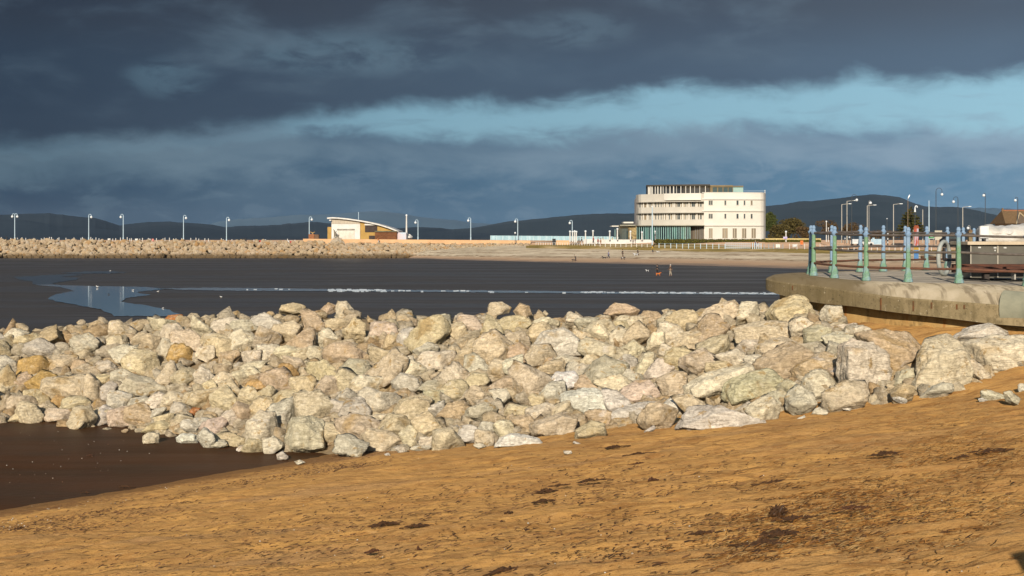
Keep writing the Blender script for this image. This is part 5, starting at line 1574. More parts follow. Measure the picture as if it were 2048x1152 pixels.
# attic
ATT = [(1291, 381), (1300, 379), (1335, 377), (1365, 375.8), (1395, 375), (1420, 374.6)]
def aplan(px, off=0):
    Y = float(np.interp(px, [a for a, _ in ATT], [b for _, b in ATT])); return ((px - 1024) / F * Y * (Y + off) / Y, Y + off)
za0, za1, za2 = T3 - .6, zz(370.2), zz(367.3)
xs_ = np.linspace(1292, 1420, 22)
MB().prism([aplan(p, 1.0) for p in xs_] + [aplan(p, 9) for p in xs_[::-1]], za0, za1).build('attic_glass', mat('attic_glass', (.02, .024, .03, 1), (.035, .04, .05, 1), .4, .1, .5), hotel, world=True)
MB().prism([aplan(p, -.6) for p in xs_] + [aplan(p, 10) for p in xs_[::-1]], za1 + .003, za2).build('attic_roof', mat('attic_roof', (.075, .062, .045, 1), (.055, .047, .036, 1), .5, .8), hotel, world=True)
for zx, wd in ((465, 1.6), (485, 2.2), (507, 3.0), (545, 1.6), (577, 2.4), (612, 2.6), (640, 1.2), (675, 1.2), (722, 2.2), (765, 2.6), (800, 1.0), (852, 1.8), (910, 1.8), (965, 2.2), (1017, 1.0), (1077, 1.4), (1145, 1.8)):
    p = 1220 + zx / 6
    a, b = aplan(p - wd * .34, 0), aplan(p + wd * .34, 0)
    MB().box(((a[0] + b[0]) / 2, (a[1] + b[1]) / 2, (za0 + za1) / 2), (b[0] - a[0], .5, za1 - za0 - .004), math.atan2(b[1] - a[1], b[0] - a[0])).build('column', M_HOT, hotel, world=True)
Ya = 374.0
a0, a1 = P(1420.5, 380, Ya), P(1487, 380, Ya + 2)
def ab(name, px0, px1, z0, z1, Y, dep, mt):
    xa_, xb_ = (px0 - 1024) / F * Y, (px1 - 1024) / F * Y
    return MB().box(((xa_ + xb_) / 2, Y + dep / 2, (z0 + z1) / 2), (xb_ - xa_, dep, z1 - z0)).build(name, mt, hotel, world=True)
M_TAN = mat('attic_tan', (.23, .17, .085, 1), (.18, .135, .07, 1), .6, .7)
ab('attic_block', 1420.5, 1466, za0, zz(369.2), Ya, 9, M_TAN)
ab('attic_fascia', 1421, 1487, zz(372.4), zz(370.4), Ya - .3, .28, M_TAN)
ab('attic_panel', 1466.2, 1486.5, za0, zz(372.6), Ya + .2, 8.5, mat('attic_teal', (.30, .44, .40, 1), (.25, .38, .36, 1), .5, .3))
for a, b in ((1425.5, 1434), (1436.5, 1445), (1447, 1455.5), (1457, 1465)):
    ab('attic_window', a, b, T3 + .3, zz(373.6), Ya - .12, .1, mat('attic_win', (.05, .085, .09, 1), None, 1, .1, .5))
ab('roof_rail', 1488, 1531, T3 + .62, T3 + .68, 374, .06, PALE)
ab('roof_post', 1529.3, 1530.6, T3, T3 + .9, 374.5, .2, WHITE)

# ------------------------------------------------------------------ planting round the hotel
def leafmat(name, a, b):
    m, t = newmat(name)
    isl = t.n('NewGeometry').outputs['Random Per Island']
    t.out(t.ramp(isl, [(0, a), (.5, tuple((x + y) / 2 for x, y in zip(a, b))), (1, b)]), .8, None, .15)
    return m
L_OLIVE = leafmat('leaf_olive', (.11, .085, .025, 1), (.060, .050, .020, 1))
L_GREEN = leafmat('leaf_green', (.09, .10, .025, 1), (.045, .060, .020, 1))
L_BROWN = leafmat('twig_brown', (.13, .080, .035, 1), (.07, .050, .025, 1))
L_PINE = leafmat('needle_dark', (.085, .075, .020, 1), (.035, .038, .014, 1))
L_HEDGE = leafmat('hedge_leaf', (.15, .125, .018, 1), (.08, .080, .016, 1))
BARK = mat('bark', (.12, .085, .055, 1), (.07, .05, .035, 1), 3, .9)
def leaves(blobs, n, size, r, flat=1.0):
    V, Fc = [], []
    tot = sum(b[3] * b[4] * b[5] for b in blobs); k = 0
    for (bx, by, bz, rx, ry, rz) in blobs:
        m = int(n * rx * ry * rz / tot) + 8
        d = r.normal(size=(m, 3)); d /= np.linalg.norm(d, axis=1)[:, None]
        rad = r.uniform(.35, 1.0, m) ** .5
        c = d * rad[:, None] * np.array([rx, ry, rz]) + np.array([bx, by, bz])
        u = r.normal(size=(m, 3)); u /= np.linalg.norm(u, axis=1)[:, None]
        w_ = np.cross(u, r.normal(size=(m, 3))); w_ /= np.linalg.norm(w_, axis=1)[:, None]
        s = size * r.uniform(.6, 1.4, m)[:, None]
        q = np.stack([c - u * s - w_ * s * .5, c + u * s - w_ * s * .5, c + u * s * .8 + w_ * s * .6, c - u * s * .7 + w_ * s * .5], 1)
        V.append(q.reshape(-1, 3)); Fc.append(np.arange(m * 4).reshape(m, 4) + k); k += m * 4
    return np.concatenate(V), np.concatenate(Fc)
def tree(label, px, base, Y, w_px, h_px, mt, seed, name='tree', n=2600, size=.20, blobs=7, trunk=.22, group=None):
    r = np.random.default_rng(seed); s = Y / F; w_, h_ = w_px * s, h_px * s
    e = empty(name, P(px, base, Y), label, 'tree' if name != 'bush' else 'bush', group)
    B = []
    for i in range(blobs):
        a = r.uniform(0, 6.28); q = r.uniform(.15, .62)
        B.append((math.cos(a) * w_ * .5 * q, math.sin(a) * w_ * .4 * q, h_ * r.uniform(.36, .80), w_ * r.uniform(.17, .30), w_ * r.uniform(.16, .28), h_ * r.uniform(.12, .24)))
    B.append((0, 0, h_ * .60, w_ * .32, w_ * .28, h_ * .34))
    if name == 'bush': B += [(x * 1.3, y, h_ * .22, w_ * .26, w_ * .22, h_ * .2) for x, y, *_ in B[:4]]
    v, f = leaves(B, n, size, r)
    v[:, 2] = np.maximum(v[:, 2], .02)
    link('crown', mesh_np('crown', v, f), mt, e)
    mb = MB().tube([(0, 0, -.2), (.05, 0, h_ * .3), (-.05, .05, h_ * .62)], [trunk, trunk * .75, trunk * .3], 7)
    for b in B[:6]: mb.tube([(0, 0, h_ * .25), (b[0] * .5, b[1] * .5, (h_ * .25 + b[2]) / 2), (b[0], b[1], b[2])], [trunk * .5, trunk * .35, trunk * .12], 5)
    mb.build('trunk', BARK, e, smooth=True)
    return e
tree('green tree close against the right end of the hotel', 1540, 479, 386, 34, 60, L_GREEN, 1, n=2600)
tree('broad olive bush right of the hotel, behind the pale yellow wall', 1565, 479, 384, 56, 32, L_OLIVE, 2, 'bush', 2600)
tree('rounded brown-green tree above the hedge right of the hotel', 1586, 479, 388, 58, 47, L_OLIVE, 3, n=3000)
tree('low brown shrub between the rounded tree and the jetty post', 1612, 479, 384, 42, 26, L_BROWN, 4, 'bush', 1600)
tree('bare brown tree behind the second jetty post', 1660, 479, 390, 52, 42, L_BROWN, 5, n=2000, size=.15)
tree('sparse brown tree between the two tall street lamps', 1700, 479, 392, 52, 36, L_BROWN, 6, n=1500, size=.15)
tree('low brown thicket behind the far jetty posts', 1770, 480, 392, 80, 22, L_BROWN, 7, 'bush', 1500, .16)
# conifer with tiered branches
def conifer(label, px, base, Y, w_px, h_px, seed):
    r = np.random.default_rng(seed); s = Y / F; w_, h_ = w_px * s, h_px * s
    e = empty('conifer', P(px, base, Y), label, 'tree')
    B, mb = [], MB().tube([(0, 0, -.2), (0, 0, h_ * .5), (0, 0, h_ * .97)], [.28, .2, .05], 7)
    for i in range(11):
        u = i / 10; z_ = h_ * (.16 + .80 * u); R = w_ * .5 * (1 - u) ** .62 * r.uniform(.9, 1.08)
        for k in range(7 if u < .7 else 5):
            a = 6.28 * k / 7 + r.uniform(0, .9); q = r.uniform(.75, 1.1)
            B.append((math.cos(a) * R * .62 * q, math.sin(a) * R * .62 * q, z_ + .10 * R, R * .40 + .1, R * .40 + .1, h_ * .020 + .06))
            mb.tube([(0, 0, z_ - .1), (math.cos(a) * R * q, math.sin(a) * R * q, z_ + .12 * R)], [.07, .02], 4)
    v, f = leaves(B, 3600, .19, r)
    link('crown', mesh_np('crown', v, f), L_PINE, e)
    mb.build('trunk', BARK, e, smooth=True)
conifer('tall dark tiered conifer behind the jetty railing', 1822, 482, 330, 66, 69, 8)
# hedge
def hedge(label, px0, px1, t_, b_, Y, dep, seed):
    r = np.random.default_rng(seed); a, b = P(px0, b_, Y), P(px1, t_, Y); L_, H_ = b[0] - a[0], b[2] - a[2]
    B = [(x - L_ / 2, 0, H_ * .5, L_ / 14 * .75, dep / 2, H_ * .52) for x in np.linspace(L_ * .03, L_ * .97, 15)]
    v, f = leaves(B, 5200, .16, r)
    v[:, 2] = np.clip(v[:, 2], 0, H_ * 1.05)
    o = link('hedge', mesh_np('hedge', v, f), L_HEDGE); o.location = ((a[0] + b[0]) / 2, Y, a[2])
    tag(o, label, 'hedge')
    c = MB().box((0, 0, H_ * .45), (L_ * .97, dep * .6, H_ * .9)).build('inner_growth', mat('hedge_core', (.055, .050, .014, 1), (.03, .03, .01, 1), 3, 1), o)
hedge('long clipped olive-green hedge along the front of the hotel', 1312, 1536, 478, 488, 366.5, 2.0, 9)
hedge('low green hedge strip under the pale yellow wall', 1532, 1640, 479.5, 487, 364.5, 1.2, 10)
# ------------------------------------------------------------------ street furniture on the right
def arm_lamp(px, top, base, armpx, Y, label, rise=1.5):
    s = Y / F; x, y, z = P(px, base, Y); H = (base - top) * s
    e = empty('street_lamp', (x, y, z), label, 'street lamp', 'tall grey street lamps')
    MB().tube([(0, 0, 0), (0, 0, H * .2), (0, 0, H * .21), (.0, 0, H)], [.14, .13, .10, .08], 8).build('pole', GREYP, e)
    A = armpx * s
    ar = MB().tube([(0, 0, H), (A * .5, 0, H + rise * s * .6), (A * .85, 0, H + rise * s)], .05, 6).build('arm', GREYP, e)
    MB().box((A, 0, H + rise * s), (abs(A) * .34 + .1, .25, .13)).build('lamp_head', GLOBE, ar)
arm_lamp(1683.5, 409, 486, 17, 320, 'grey lamp with a straight arm, left of a taller matching pair')
arm_lamp(1694, 402.5, 486, 17, 312, 'taller grey straight-arm lamp beside the dark hooked lamp')
arm_lamp(1734.5, 411.5, 488, 15, 315, 'grey straight-arm lamp seen above the third jetty post')
arm_lamp(1787, 409, 490, 15, 300, 'grey straight-arm lamp left of the conifer')
arm_lamp(1925.5, 414.5, 488, 14, 310, 'grey straight-arm lamp right of the beige board')
for px, top, arms, ck, lab in ((1703.5, 394, 'R', 10, 'dark hooked lamp left of the hill summit, globe to the right'), (1872, 382, 'R', 12, 'tallest dark hooked lamp with its globe to the right'),
        (1916, 398, 'L', 9, 'dark hooked lamp with its globe to the left, above the ring bench'), (1970.5, 388, 'L', 3, 'dark lamp with the globe hanging against its pole, above the bundle'), (2035.5, 397, 'L', 5, 'dark hooked lamp above the tiled roof')):
    globe_lamp(px, top, 488, arms, lab, 300, DARKP, .09, 'dark hooked street lamps', ck)
pole('lamp_post', 1845.5, 419, 486, 330, .11, GREYP, 'plain grey pole just right of the conifer', 'post')
pole('flagpole', 1858, 401, 486, 330, .14, PALE, 'tall thin white pole right of the conifer', 'flagpole')
x, y, z = P(1815.5, 484, 325); H = (484 - 397) * 325 / F
e = empty('street_lamp', (x, y, z), 'slim brown lamp with a slanting white head in front of the conifer', 'street lamp')
MB().tube([(0, 0, 0), (.05, 0, H)], [.09, .06], 7).build('pole', mat('pole_tan', (.26, .19, .12, 1)), e)
MB().tube([(.05, 0, H), (.25, 0, H + .4), (.45, 0, H + .85)], [.10, .13, .08], 7).build('lamp_head', GLOBE, e)
x, y, z = P(1830, 484, 322); s = 322 / F; H = (484 - 424) * s
e = empty('street_lamp', (x, y, z), 'dark post ending in a white crook on the right of the conifer', 'street lamp')
MB().tube([(0, 0, 0), (0, 0, H)], .09, 7).build('pole', DARKP, e)
MB().tube([(0, 0, H), (0, 0, H + 9 * s), (1 * s, 0, H + 12 * s), (3 * s, 0, H + 12.4 * s), (4.4 * s, 0, H + 11 * s), (4.4 * s, 0, H + 9 * s)], [.22, .12, .12, .12, .12, .16], 8).build('crook', GLOBE, e, smooth=True)
x, y, z = P(1739, 470, 345)
globe_lamp(1738, 403, 486, 'R', 'pale lamp with a tiny hook behind the straight-arm lamp over the third post', 330, GREYP, .06, 'small hooked lamps', 3)
globe_lamp(1940, 453, 488, 'L', 'small low lamp with a white globe beside the stone hut', 200, GREYP, .05, 'small hooked lamps', 4)
pole('lamp_post', 1652.7, 444, 484, 340, .12, WHITE, 'short cream post left of the second jetty post', 'post', .2)
pole('lamp_post', 1656.7, 457, 484, 340, .08, WHITE, 'thin cream post close behind the second jetty post', 'post', .15)
pole('lamp_post', 1774, 438, 486, 300, .10, DARKP, 'dark double-stemmed post between two far jetty posts', 'post', .12)
for px, py, lab in ((1692.6, 469, 'white globe beside the foot of the taller straight-arm lamp'), (1689.5, 477, 'lower white globe left of the taller straight-arm lamp'), (1698.8, 474.5, 'large white globe right of the taller straight-arm lamp'), (1702.8, 470, 'bluish globe up right of the large white one'), (1707, 468.5, 'small white globe nearest the parked car')):
    x, y, z = P(px, 489, 318); H = (489 - py) * 318 / F
    e = empty('globe_bollard', (x, y, z), lab, 'bollard lamp', 'globe lamps by the road')
    MB().tube([(0, 0, 0), (0, 0, H)], .05, 6).build('stem', DARKP, e)
    MB().ball((0, 0, H), .20, 8).build('globe', GLOBE, e, smooth=True)
# zebra beacons
for px, lab in ((1775.5, 'black and white striped crossing pole behind the fourth far jetty post'),):
    x, y, z = P(px, 490, 300); H = 21 * 300 / F
    e = empty('crossing_beacon', (x, y, z), lab, 'beacon')
    for k in range(6): MB().tube([(0, 0, H * k / 6), (0, 0, H * (k + 1) / 6)], .12, 8).build('band', WB if k % 2 else BLACK, e)
    MB().ball((0, 0, H + .2), .22, 8).build('globe', GLOBE, e, smooth=True)
# cars
def car(px, base, Y, lab, body, rz=0.0, L=4.1):
    x, y, z = P(px, base, Y); e = empty('parked_car', (x, y, z), lab, 'car', 'cars on the sea-front road', rz)
    pr_ = [(-L / 2, .35), (L / 2, .35), (L / 2, .78), (L * .30, .92), (L * .16, 1.40), (-L * .30, 1.42), (-L * .44, .95), (-L / 2, .85)]
    MB().wall(pr_, -.82, .82).build('body', body, e, bevel=.06)
    for sgn in (-1, 1):
        MB().wall([(L * .26, .95), (L * .14, 1.33), (-L * .27, 1.35), (-L * .38, .97)], sgn * .835 - .012, sgn * .835 + .012).build('window', M_DKW, e)
    for xx in (-L * .31, L * .31):
        for yy in (-.76, .76):
            MB().tube([(xx, yy - .1, .32), (xx, yy + .1, .32)], .32, 12).build('wheel', BLACK, e)
car(1711, 491, 318, 'white hatchback between the second and third jetty posts', mat('car_white', (.70, .70, .68, 1), None, 2, .3, .5), 1.2, 3.9)
car(1729, 491.5, 330, 'white car partly hidden by the third jetty post', mat('car_white', (.70, .70, .68, 1)), .3, 4.0)
car(1905, 489, 240, 'dark car with a red rear light behind the ring bench', BLACK, .1, 4.0)
o = MB().box((0, 0, .65), (2.9, .3, 1.3)).box((-.9, -.2, .8), (.5, .2, 1.6)).build('blue_hoarding', mat('hoarding_blue', (.30, .44, .55, 1), (.42, .55, .62, 1), 1.2, .6), None); o.location = P(1754, 489, 335)
tag(o, 'low pale blue hoarding between two far jetty posts', 'hoarding')
# signs
def sign(name, label, px0, px1, t_, b_, base, Y, face, border=None, text=None, postm=GREYP):
    a, b = P(px0, b_, Y), P(px1, t_, Y); zb = P(px0, base, Y)[2]; w_, h_ = b[0] - a[0], b[2] - a[2]
    e = empty(name, ((a[0] + b[0]) / 2, Y, zb), label, 'sign')
    zc = (a[2] + b[2]) / 2 - zb
    if border: MB().box((0, 0, zc), (w_, .05, h_)).build('border', border, e); MB().box((0, -.035, zc), (w_ * .88, .016, h_ * .84)).build('panel', face, e)
    else: MB().box((0, 0, zc), (w_, .05, h_)).build('panel', face, e)
    if text:
        for k, (u0, u1, v) in enumerate(text):
            MB().box((w_ * ((u0 + u1) / 2 - .5), -.05, zc + h_ * (v - .5)), (w_ * (u1 - u0), .012, h_ * .10)).build('text_line', WB, e)
    for xx in (-w_ * .35, w_ * .35): MB().tube([(xx, .06, 0), (xx, .06, zc + h_ * .4)], .04, 6).build('post', postm, e)
    return e
sign('road_sign', 'green direction sign with a white border behind the jetty railing', 1856.5, 1868.5, 467.5, 477.5, 494, 270, mat('sign_green', (.01, .22, .045, 1), None, 2), WB, [(.15, .6, .62), (.3, .8, .38)])
sign('road_sign', 'beige board on posts right of the green sign', 1869.5, 1884, 461, 480, 496, 265, mat('board_beige', (.50, .46, .36, 1), (.42, .38, .30, 1), 1), None)
sign('information_sign', 'white and pale green board on the dark railing right of the hotel', 1551.5, 1560, 488.5, 495, 500, 331, mat('board_mint', (.50, .62, .52, 1), (.66, .66, .62, 1), 2), WB)
sign('information_sign', 'plain white board right of the mint board', 1585, 1593.5, 488.5, 494, 499, 326, WB)
sign('information_sign', 'orange board standing on the paving before the yellow wall', 1600.5, 1606.5, 481, 490, 491, 345, mat('board_orange', (.50, .11, .03, 1), (.6, .2, .05, 1), 2))
pole('globe_post', 1572, 465, 484, 364, .17, WHITE, 'white globe post carrying a small mauve sign by the yellow wall', 'post', .30)
x, y, z = P(1570.5, 475.5, 363.5)
o = MB().box((0, 0, 0), (1.05, .05, .55)).box((.2, -.04, 0), (.3, .03, .3)).build('small_sign', mat('sign_mauve', (.55, .52, .66, 1), (.30, .22, .50, 1), 2), None); o.location = (x, y, z); tag(o, 'small white and mauve sign fixed to a globe post', 'sign')
# tall coloured information totem at the beach head
x, y, z = P(1832.5, 521, 150); s = 150 / F
e = empty('information_totem', (x, y, z), 'tall narrow board, red above, yellow band and blue below, seen through the jetty railing', 'sign')
zp = lambda py: (521 - py) * s
MB().wall([(-6.5 * s, zp(457)), (6 * s, zp(457)), (3.5 * s, zp(450.5)), (-3 * s, zp(450.5))], -.04, .04).build('hood', mat('totem_brown', (.28, .07, .03, 1)), e)
MB().box((0, 0, (zp(495) + zp(457)) / 2), (9 * s, .06, zp(457) - zp(495) - .005)).build('red_panel', mat('totem_red', (.36, .07, .04, 1), (.42, .36, .42, 1), 1.4, .6, stretch=(4, 1, .6), lo=.48, hi=.54), e)
MB().box((0, 0, (zp(500) + zp(495)) / 2), (9.6 * s, .07, zp(495) - zp(500) - .005)).build('yellow_band', mat('totem_yellow', (.46, .28, .05, 1)), e)
MB().box((0, 0, (zp(520) + zp(500)) / 2), (9 * s, .06, zp(500) - zp(520) - .005)).build('blue_panel', mat('totem_blue', (.05, .15, .36, 1), (.10, .22, .40, 1), 2), e)
MB().tube([(-6 * s, 0, -.3), (-6 * s, 0, zp(459))], .04, 6).build('post', mat('totem_post', (.45, .38, .28, 1)), e)
x, y, z = P(1941, 492, 150); s = 150 / F
e = empty('stone_hut', (x, y, z), 'little brown stone hut left of the white bundle', 'hut')
MB().box((0, 0, 14 * s), (9 * s, 9 * s, 28 * s)).build('wall', mat('hut_stone', (.26, .19, .10, 1), (.17, .13, .07, 1), 4, .9), e)
MB().lathe([(7.2 * s, 28.2 * s), (6.5 * s, 29.5 * s), (1.5 * s, 33 * s)], 4).build('roof', mat('hut_roof', (.20, .12, .06, 1)), e)
# house with a tiled hip roof
Yh = 330.0
def hp(px, py, Y=Yh): return Vector(P(px, py, Y))
x, y, z = P(2060, 484, Yh); house = empty('tiled_house', (x, y, z), 'house with a steep brown tiled roof at the right edge of the view', 'house')
M_TILE = mat('roof_tile', (.22, .135, .065, 1), (.14, .09, .045, 1), 3, .9, stretch=(1, 1, 4))
wx0, wx1 = hp(2011, 447).x, hp(2150, 447).x; ze = hp(2011, 447).z; zr = hp(2018, 420).z; zg = z
MB().box(((wx0 + wx1) / 2 + .4, Yh + 5.5, (zg + ze) / 2), (wx1 - wx0 - 1.2, 9.0, ze - zg)).build('wall', mat('house_wall', (.42, .33, .22, 1), (.36, .28, .19, 1), 1), house, world=True)
v = [(wx0, Yh, ze + .003), (wx1, Yh, ze + .003), (wx1, Yh + 11, ze + .003), (wx0, Yh + 11, ze + .003), (wx0 + 1.0, Yh + 5.5, zr), (wx1 - 1.0, Yh + 5.5, zr)]
MB().add(v, [(0, 1, 5, 4), (2, 3, 4, 5), (3, 0, 4), (1, 2, 5), (0, 3, 2, 1)]).build('roof', M_TILE, house, world=True)
MB().tube([v[4], v[5]], .17, 6).build('ridge_tiles', mat('ridge', (.33, .13, .06, 1)), house, world=True)
g0, g1, g2 = (hp(2032, 447).x, Yh - .3, ze), (hp(2048, 424).x, Yh + 3.2, ze + (zr - ze) * .82), (hp(2064, 447).x, Yh - .3, ze)
MB().add([g0, g2, g1, (g0[0], Yh + 4, ze), (g2[0], Yh + 4, ze)], [(0, 1, 2), (0, 2, 3), (1, 4, 2)]).build('gable', mat('gable_wall', (.16, .12, .085, 1)), house, world=True)
for a in (g0, g2): MB().tube([(a[0], a[1] - .05, a[2]), (g1[0], g1[1] - .35, g1[2])], .15, 6).build('barge_board', mat('barge', (.48, .38, .24, 1)), house, world=True)
MB().box((wx0 + 1.2, Yh + 5.5, zr + .2), (.35, .35, .7)).build('finial', M_TILE, house, world=True)

# ------------------------------------------------------------------ people and animals
def skin_obj(name, verts, edges, radii, mt, parent=None, sub=1):
    me = bpy.data.meshes.new(name); me.from_pydata(verts, edges, [])
    o = link(name, me, mt, parent)
    m = o.modifiers.new('skin', 'SKIN'); m.use_smooth_shade = True
    for i, r in enumerate(radii):
        sv = me.skin_vertices[0].data[i]; sv.radius = (r, r) if not isinstance(r, tuple) else r; sv.use_root = (i == 0)
    if sub: s_ = o.modifiers.new('sub', 'SUBSURF'); s_.levels = sub; s_.render_levels = sub
    return o
SKIN = mat('skin', (.45, .28, .19, 1), None, 4, .6)
def cloth(n, c): return mat('cloth_' + n, c, tuple(x * .75 for x in c[:3]) + (1,), 5, .9)
def person(px, feet, Y, Hpx, label, coat, legs, hair, face=0.0, stride=.18, lean=0.0, armswing=.25, skirt=False):
    s = Y / F; H = Hpx * s; k = H / 1.75
    e = empty('person', P(px, feet, Y), label, 'person', None, face)      # local +X is the way the person faces
    L = lambda x, y, z: (k * (x + lean * max(0, z - .9)), k * y, k * z)
    hip, kn = .92, .50
    # one continuous body: head, neck, torso, arms with hands, legs with feet
    v = [L(0, 0, hip), L(0, 0, 1.15), L(0, 0, 1.40), L(.01, 0, 1.50), L(.03, 0, 1.64), L(0, .17, 1.40), L(.02 + armswing * .3, .22, 1.12), L(.10 + armswing, .20, .90), L(0, -.17, 1.40), L(.02 - armswing * .3, -.22, 1.12), L(.08 - armswing, -.20, .90),
         L(0, .09, hip - .05), L(stride * .55, .10, kn), L(stride - .03, .10, .09), L(stride + .12, .10, .04), L(0, -.09, hip - .05), L(-stride * .35, -.10, kn), L(-stride - .08, -.10, .12), L(-stride + .07, -.10, .05)]
    ed = [(0, 1), (1, 2), (2, 3), (3, 4), (2, 5), (5, 6), (6, 7), (2, 8), (8, 9), (9, 10), (0, 11), (11, 12), (12, 13), (13, 14), (0, 15), (15, 16), (16, 17), (17, 18)]
    ra = [.13, .14, .13, .06, .105, .06, .045, .04, .06, .045, .04, .09, .06, .045, .04, .09, .06, .045, .04]
    skin_obj('body', v, ed, [r * k for r in ra], SKIN, e)
    v2 = [v[0], v[1], v[2], v[5], v[6], L(.08 + armswing * .85, .205, .96), v[8], v[9], L(.06 - armswing * .85, -.205, .96), L(0, 0, .80)]
    skin_obj('coat', v2, [(0, 1), (1, 2), (2, 3), (3, 4), (4, 5), (2, 6), (6, 7), (7, 8), (0, 9)], [r * k for r in (.165, .17, .155, .085, .068, .055, .085, .068, .055, .15)], coat, e)
    v3 = [L(0, 0, hip - .02), v[11], v[12], L(stride - .03, .10, .14), v[15], v[16], L(-stride - .08, -.10, .17)]
    skin_obj('trousers', v3, [(0, 1), (1, 2), (2, 3), (0, 4), (4, 5), (5, 6)], [r * k for r in (.13, .105, .075, .06, .105, .075, .06)], legs, e)
    h = L(.01, 0, 1.68); MB().ball(h, .115 * k, 10, sc=(1, .95, .95)).build('hair', hair, e, smooth=True)
    f = L(.13, 0, 1.63); MB().ball(f, .022 * k, 6).build('nose', SKIN, e, smooth=True)
    return e
DK = cloth('black', (.025, .024, .028, 1)); NV = cloth('navy', (.03, .035, .06, 1)); BLU = cloth('blue', (.16, .19, .34, 1)); YEL = cloth('yellow', (.62, .38, .03, 1)); RED = cloth('red', (.42, .02, .02, 1)); BRN = cloth('brown', (.12, .075, .055, 1)); BEI = cloth('beige', (.40, .34, .26, 1)); GRY = cloth('grey', (.20, .19, .18, 1)); WHT = cloth('white', (.62, .62, .62, 1)); TAN = cloth('tan', (.36, .16, .07, 1)); ORG = cloth('orange', (.55, .15, .02, 1)); JEA = cloth('denim', (.08, .11, .20, 1))
HB = mat('hair_dark', (.02, .015, .012, 1), None, 6, .7); HG = mat('hair_grey', (.5, .47, .43, 1), None, 6, .7); HBR = mat('hair_brown', (.12, .07, .04, 1), None, 6, .7)
PH = math.pi
def flatY(py): return FLAT * F / (HY - py)
person(1314.5, 550, flatY(550), 21, 'person all in black walking on the wet sand behind an orange dog', DK, DK, HB, PH * .9, .10)
person(1341, 552, flatY(552), 23, 'person in a brown jacket and beige trousers on the wet sand', BRN, BEI, HG, PH * .8, .08)
for px, ft, h, lab, c, l, hr_, fc, st, ln in (
    (1151.5, 523, 13.5, 'person in dark clothes stooping over a dog at the edge of the wet sand', DK, DK, HB, PH, .05, .45),
    (1217, 518, 16.5, 'person in a blue top striding along the beach with a dark dog', BLU, NV, HB, 0, .30, .0),
    (1245.5, 515, 16.5, 'person in black with brown trousers above a black and white dog', DK, BRN, HB, PH, .06, .05),
    (1276, 512, 15, 'person in a bulky dark coat bending to a white dog', DK, BRN, HB, PH, .08, .15),
    (1305.5, 505.5, 15.5, 'person in a bright yellow raincoat on the upper beach', YEL, NV, HBR, PH, .08, .08)):
    person(px, ft, land_hit(px, ft), h, lab, c, l, hr_, fc, st, ln)
for px, ft, h, lab, c, l, hr_ in (
    (1158, 490, 15, 'person in grey on the promenade, left of a white-topped walker', GRY, GRY, HB), (1163.5, 491.5, 17, 'walker in dark jacket and white trousers by the railing', DK, WHT, HB),
    (1186.8, 487, 15, 'walker in a red coat close to a white globe post', RED, DK, HB), (1196, 490.5, 15.5, 'walker in red with dark trousers, second of the red pair', RED, DK, HB),
    (1201.5, 491, 15, 'walker in a tan coat beside the red walkers', TAN, TAN, HBR), (1266, 489, 12, 'person in dark brown behind the railing below the stone pier', BRN, DK, HB),
    (1270.5, 487, 10.5, 'dark figure leaning on the white wall below the glass front', DK, GRY, HB), (1515.5, 494, 13, 'person in a dark red coat by the ramp below the hotel end', cloth('wine', (.16, .02, .03, 1)), WHT, HB),
    (1510.8, 494.5, 13.5, 'fair-haired person in blue beside the dark red coat', BLU, JEA, mat('hair_fair', (.5, .38, .2, 1)))):
    person(px, ft, 368 if px < 1300 else 345, h, lab, c, l, hr_, random.choice((0, PH)), .08)
person(757, 487, 377.4, 12, 'person in an orange jacket below the station wall', ORG, WHT, HB, PH, .12, .35)
for px, b, lab in ((1206, 480, 'person in a yellow top behind the low white wall, left one'), (1225, 480, 'person in a yellow top behind the low white wall under the canopy')):
    person(px, b + 6, 376, 12, lab, YEL, JEA, HB, PH, .05)
def dog(px, feet, Y, Lpx, label, c1, face=0.0, c2=None):
    s = Y / F; k = Lpx * s / .95
    e = empty('dog', P(px, feet, Y), label, 'dog', None, face)
    L = lambda x, y, z: (k * x, k * y, k * z)
    v = [L(-.32, 0, .46), L(0, 0, .44), L(.28, 0, .47), L(.42, 0, .60), L(.54, 0, .64), L(.66, 0, .60), L(-.44, 0, .52), L(-.58, 0, .64),
         L(.28, .09, .36), L(.27, .09, .18), L(.30, .09, .02), L(.26, -.09, .36), L(.33, -.09, .18), L(.36, -.09, .02),
         L(-.32, .09, .34), L(-.40, .09, .20), L(-.36, .09, .02), L(-.30, -.09, .34), L(-.36, -.09, .20), L(-.28, -.09, .02)]
    ed = [(0, 1), (1, 2), (2, 3), (3, 4), (4, 5), (0, 6), (6, 7), (2, 8), (8, 9), (9, 10), (2, 11), (11, 12), (12, 13), (0, 14), (14, 15), (15, 16), (0, 17), (17, 18), (18, 19)]
    ra = [.12, .115, .14, .09, .085, .045, .035, .02, .06, .04, .035, .06, .04, .035, .075, .04, .035, .075, .04, .035]
    skin_obj('body', v, ed, [r * k for r in ra], c1, e)
    for yy in (.06, -.06): MB().ball(L(.50, yy, .71), .045 * k, 6, sc=(.7, .6, 1.3)).build('ear', c2 or c1, e, smooth=True)
    if c2: MB().ball(L(-.10, 0, .47), .135 * k, 10, sc=(1.5, .92, .95)).build('saddle_patch', c2, e, smooth=True)
    return e
dog(1316.5, 551.5, flatY(551.5), 9.5, 'orange-brown dog on the wet sand before the person in black', mat('fur_orange', (.55, .16, .03, 1), (.45, .12, .02, 1), 6), 0)
dog(1294.5, 543.5, flatY(543.5), 6, 'small black and white dog alone on the wet sand', WHT, PH, DK)
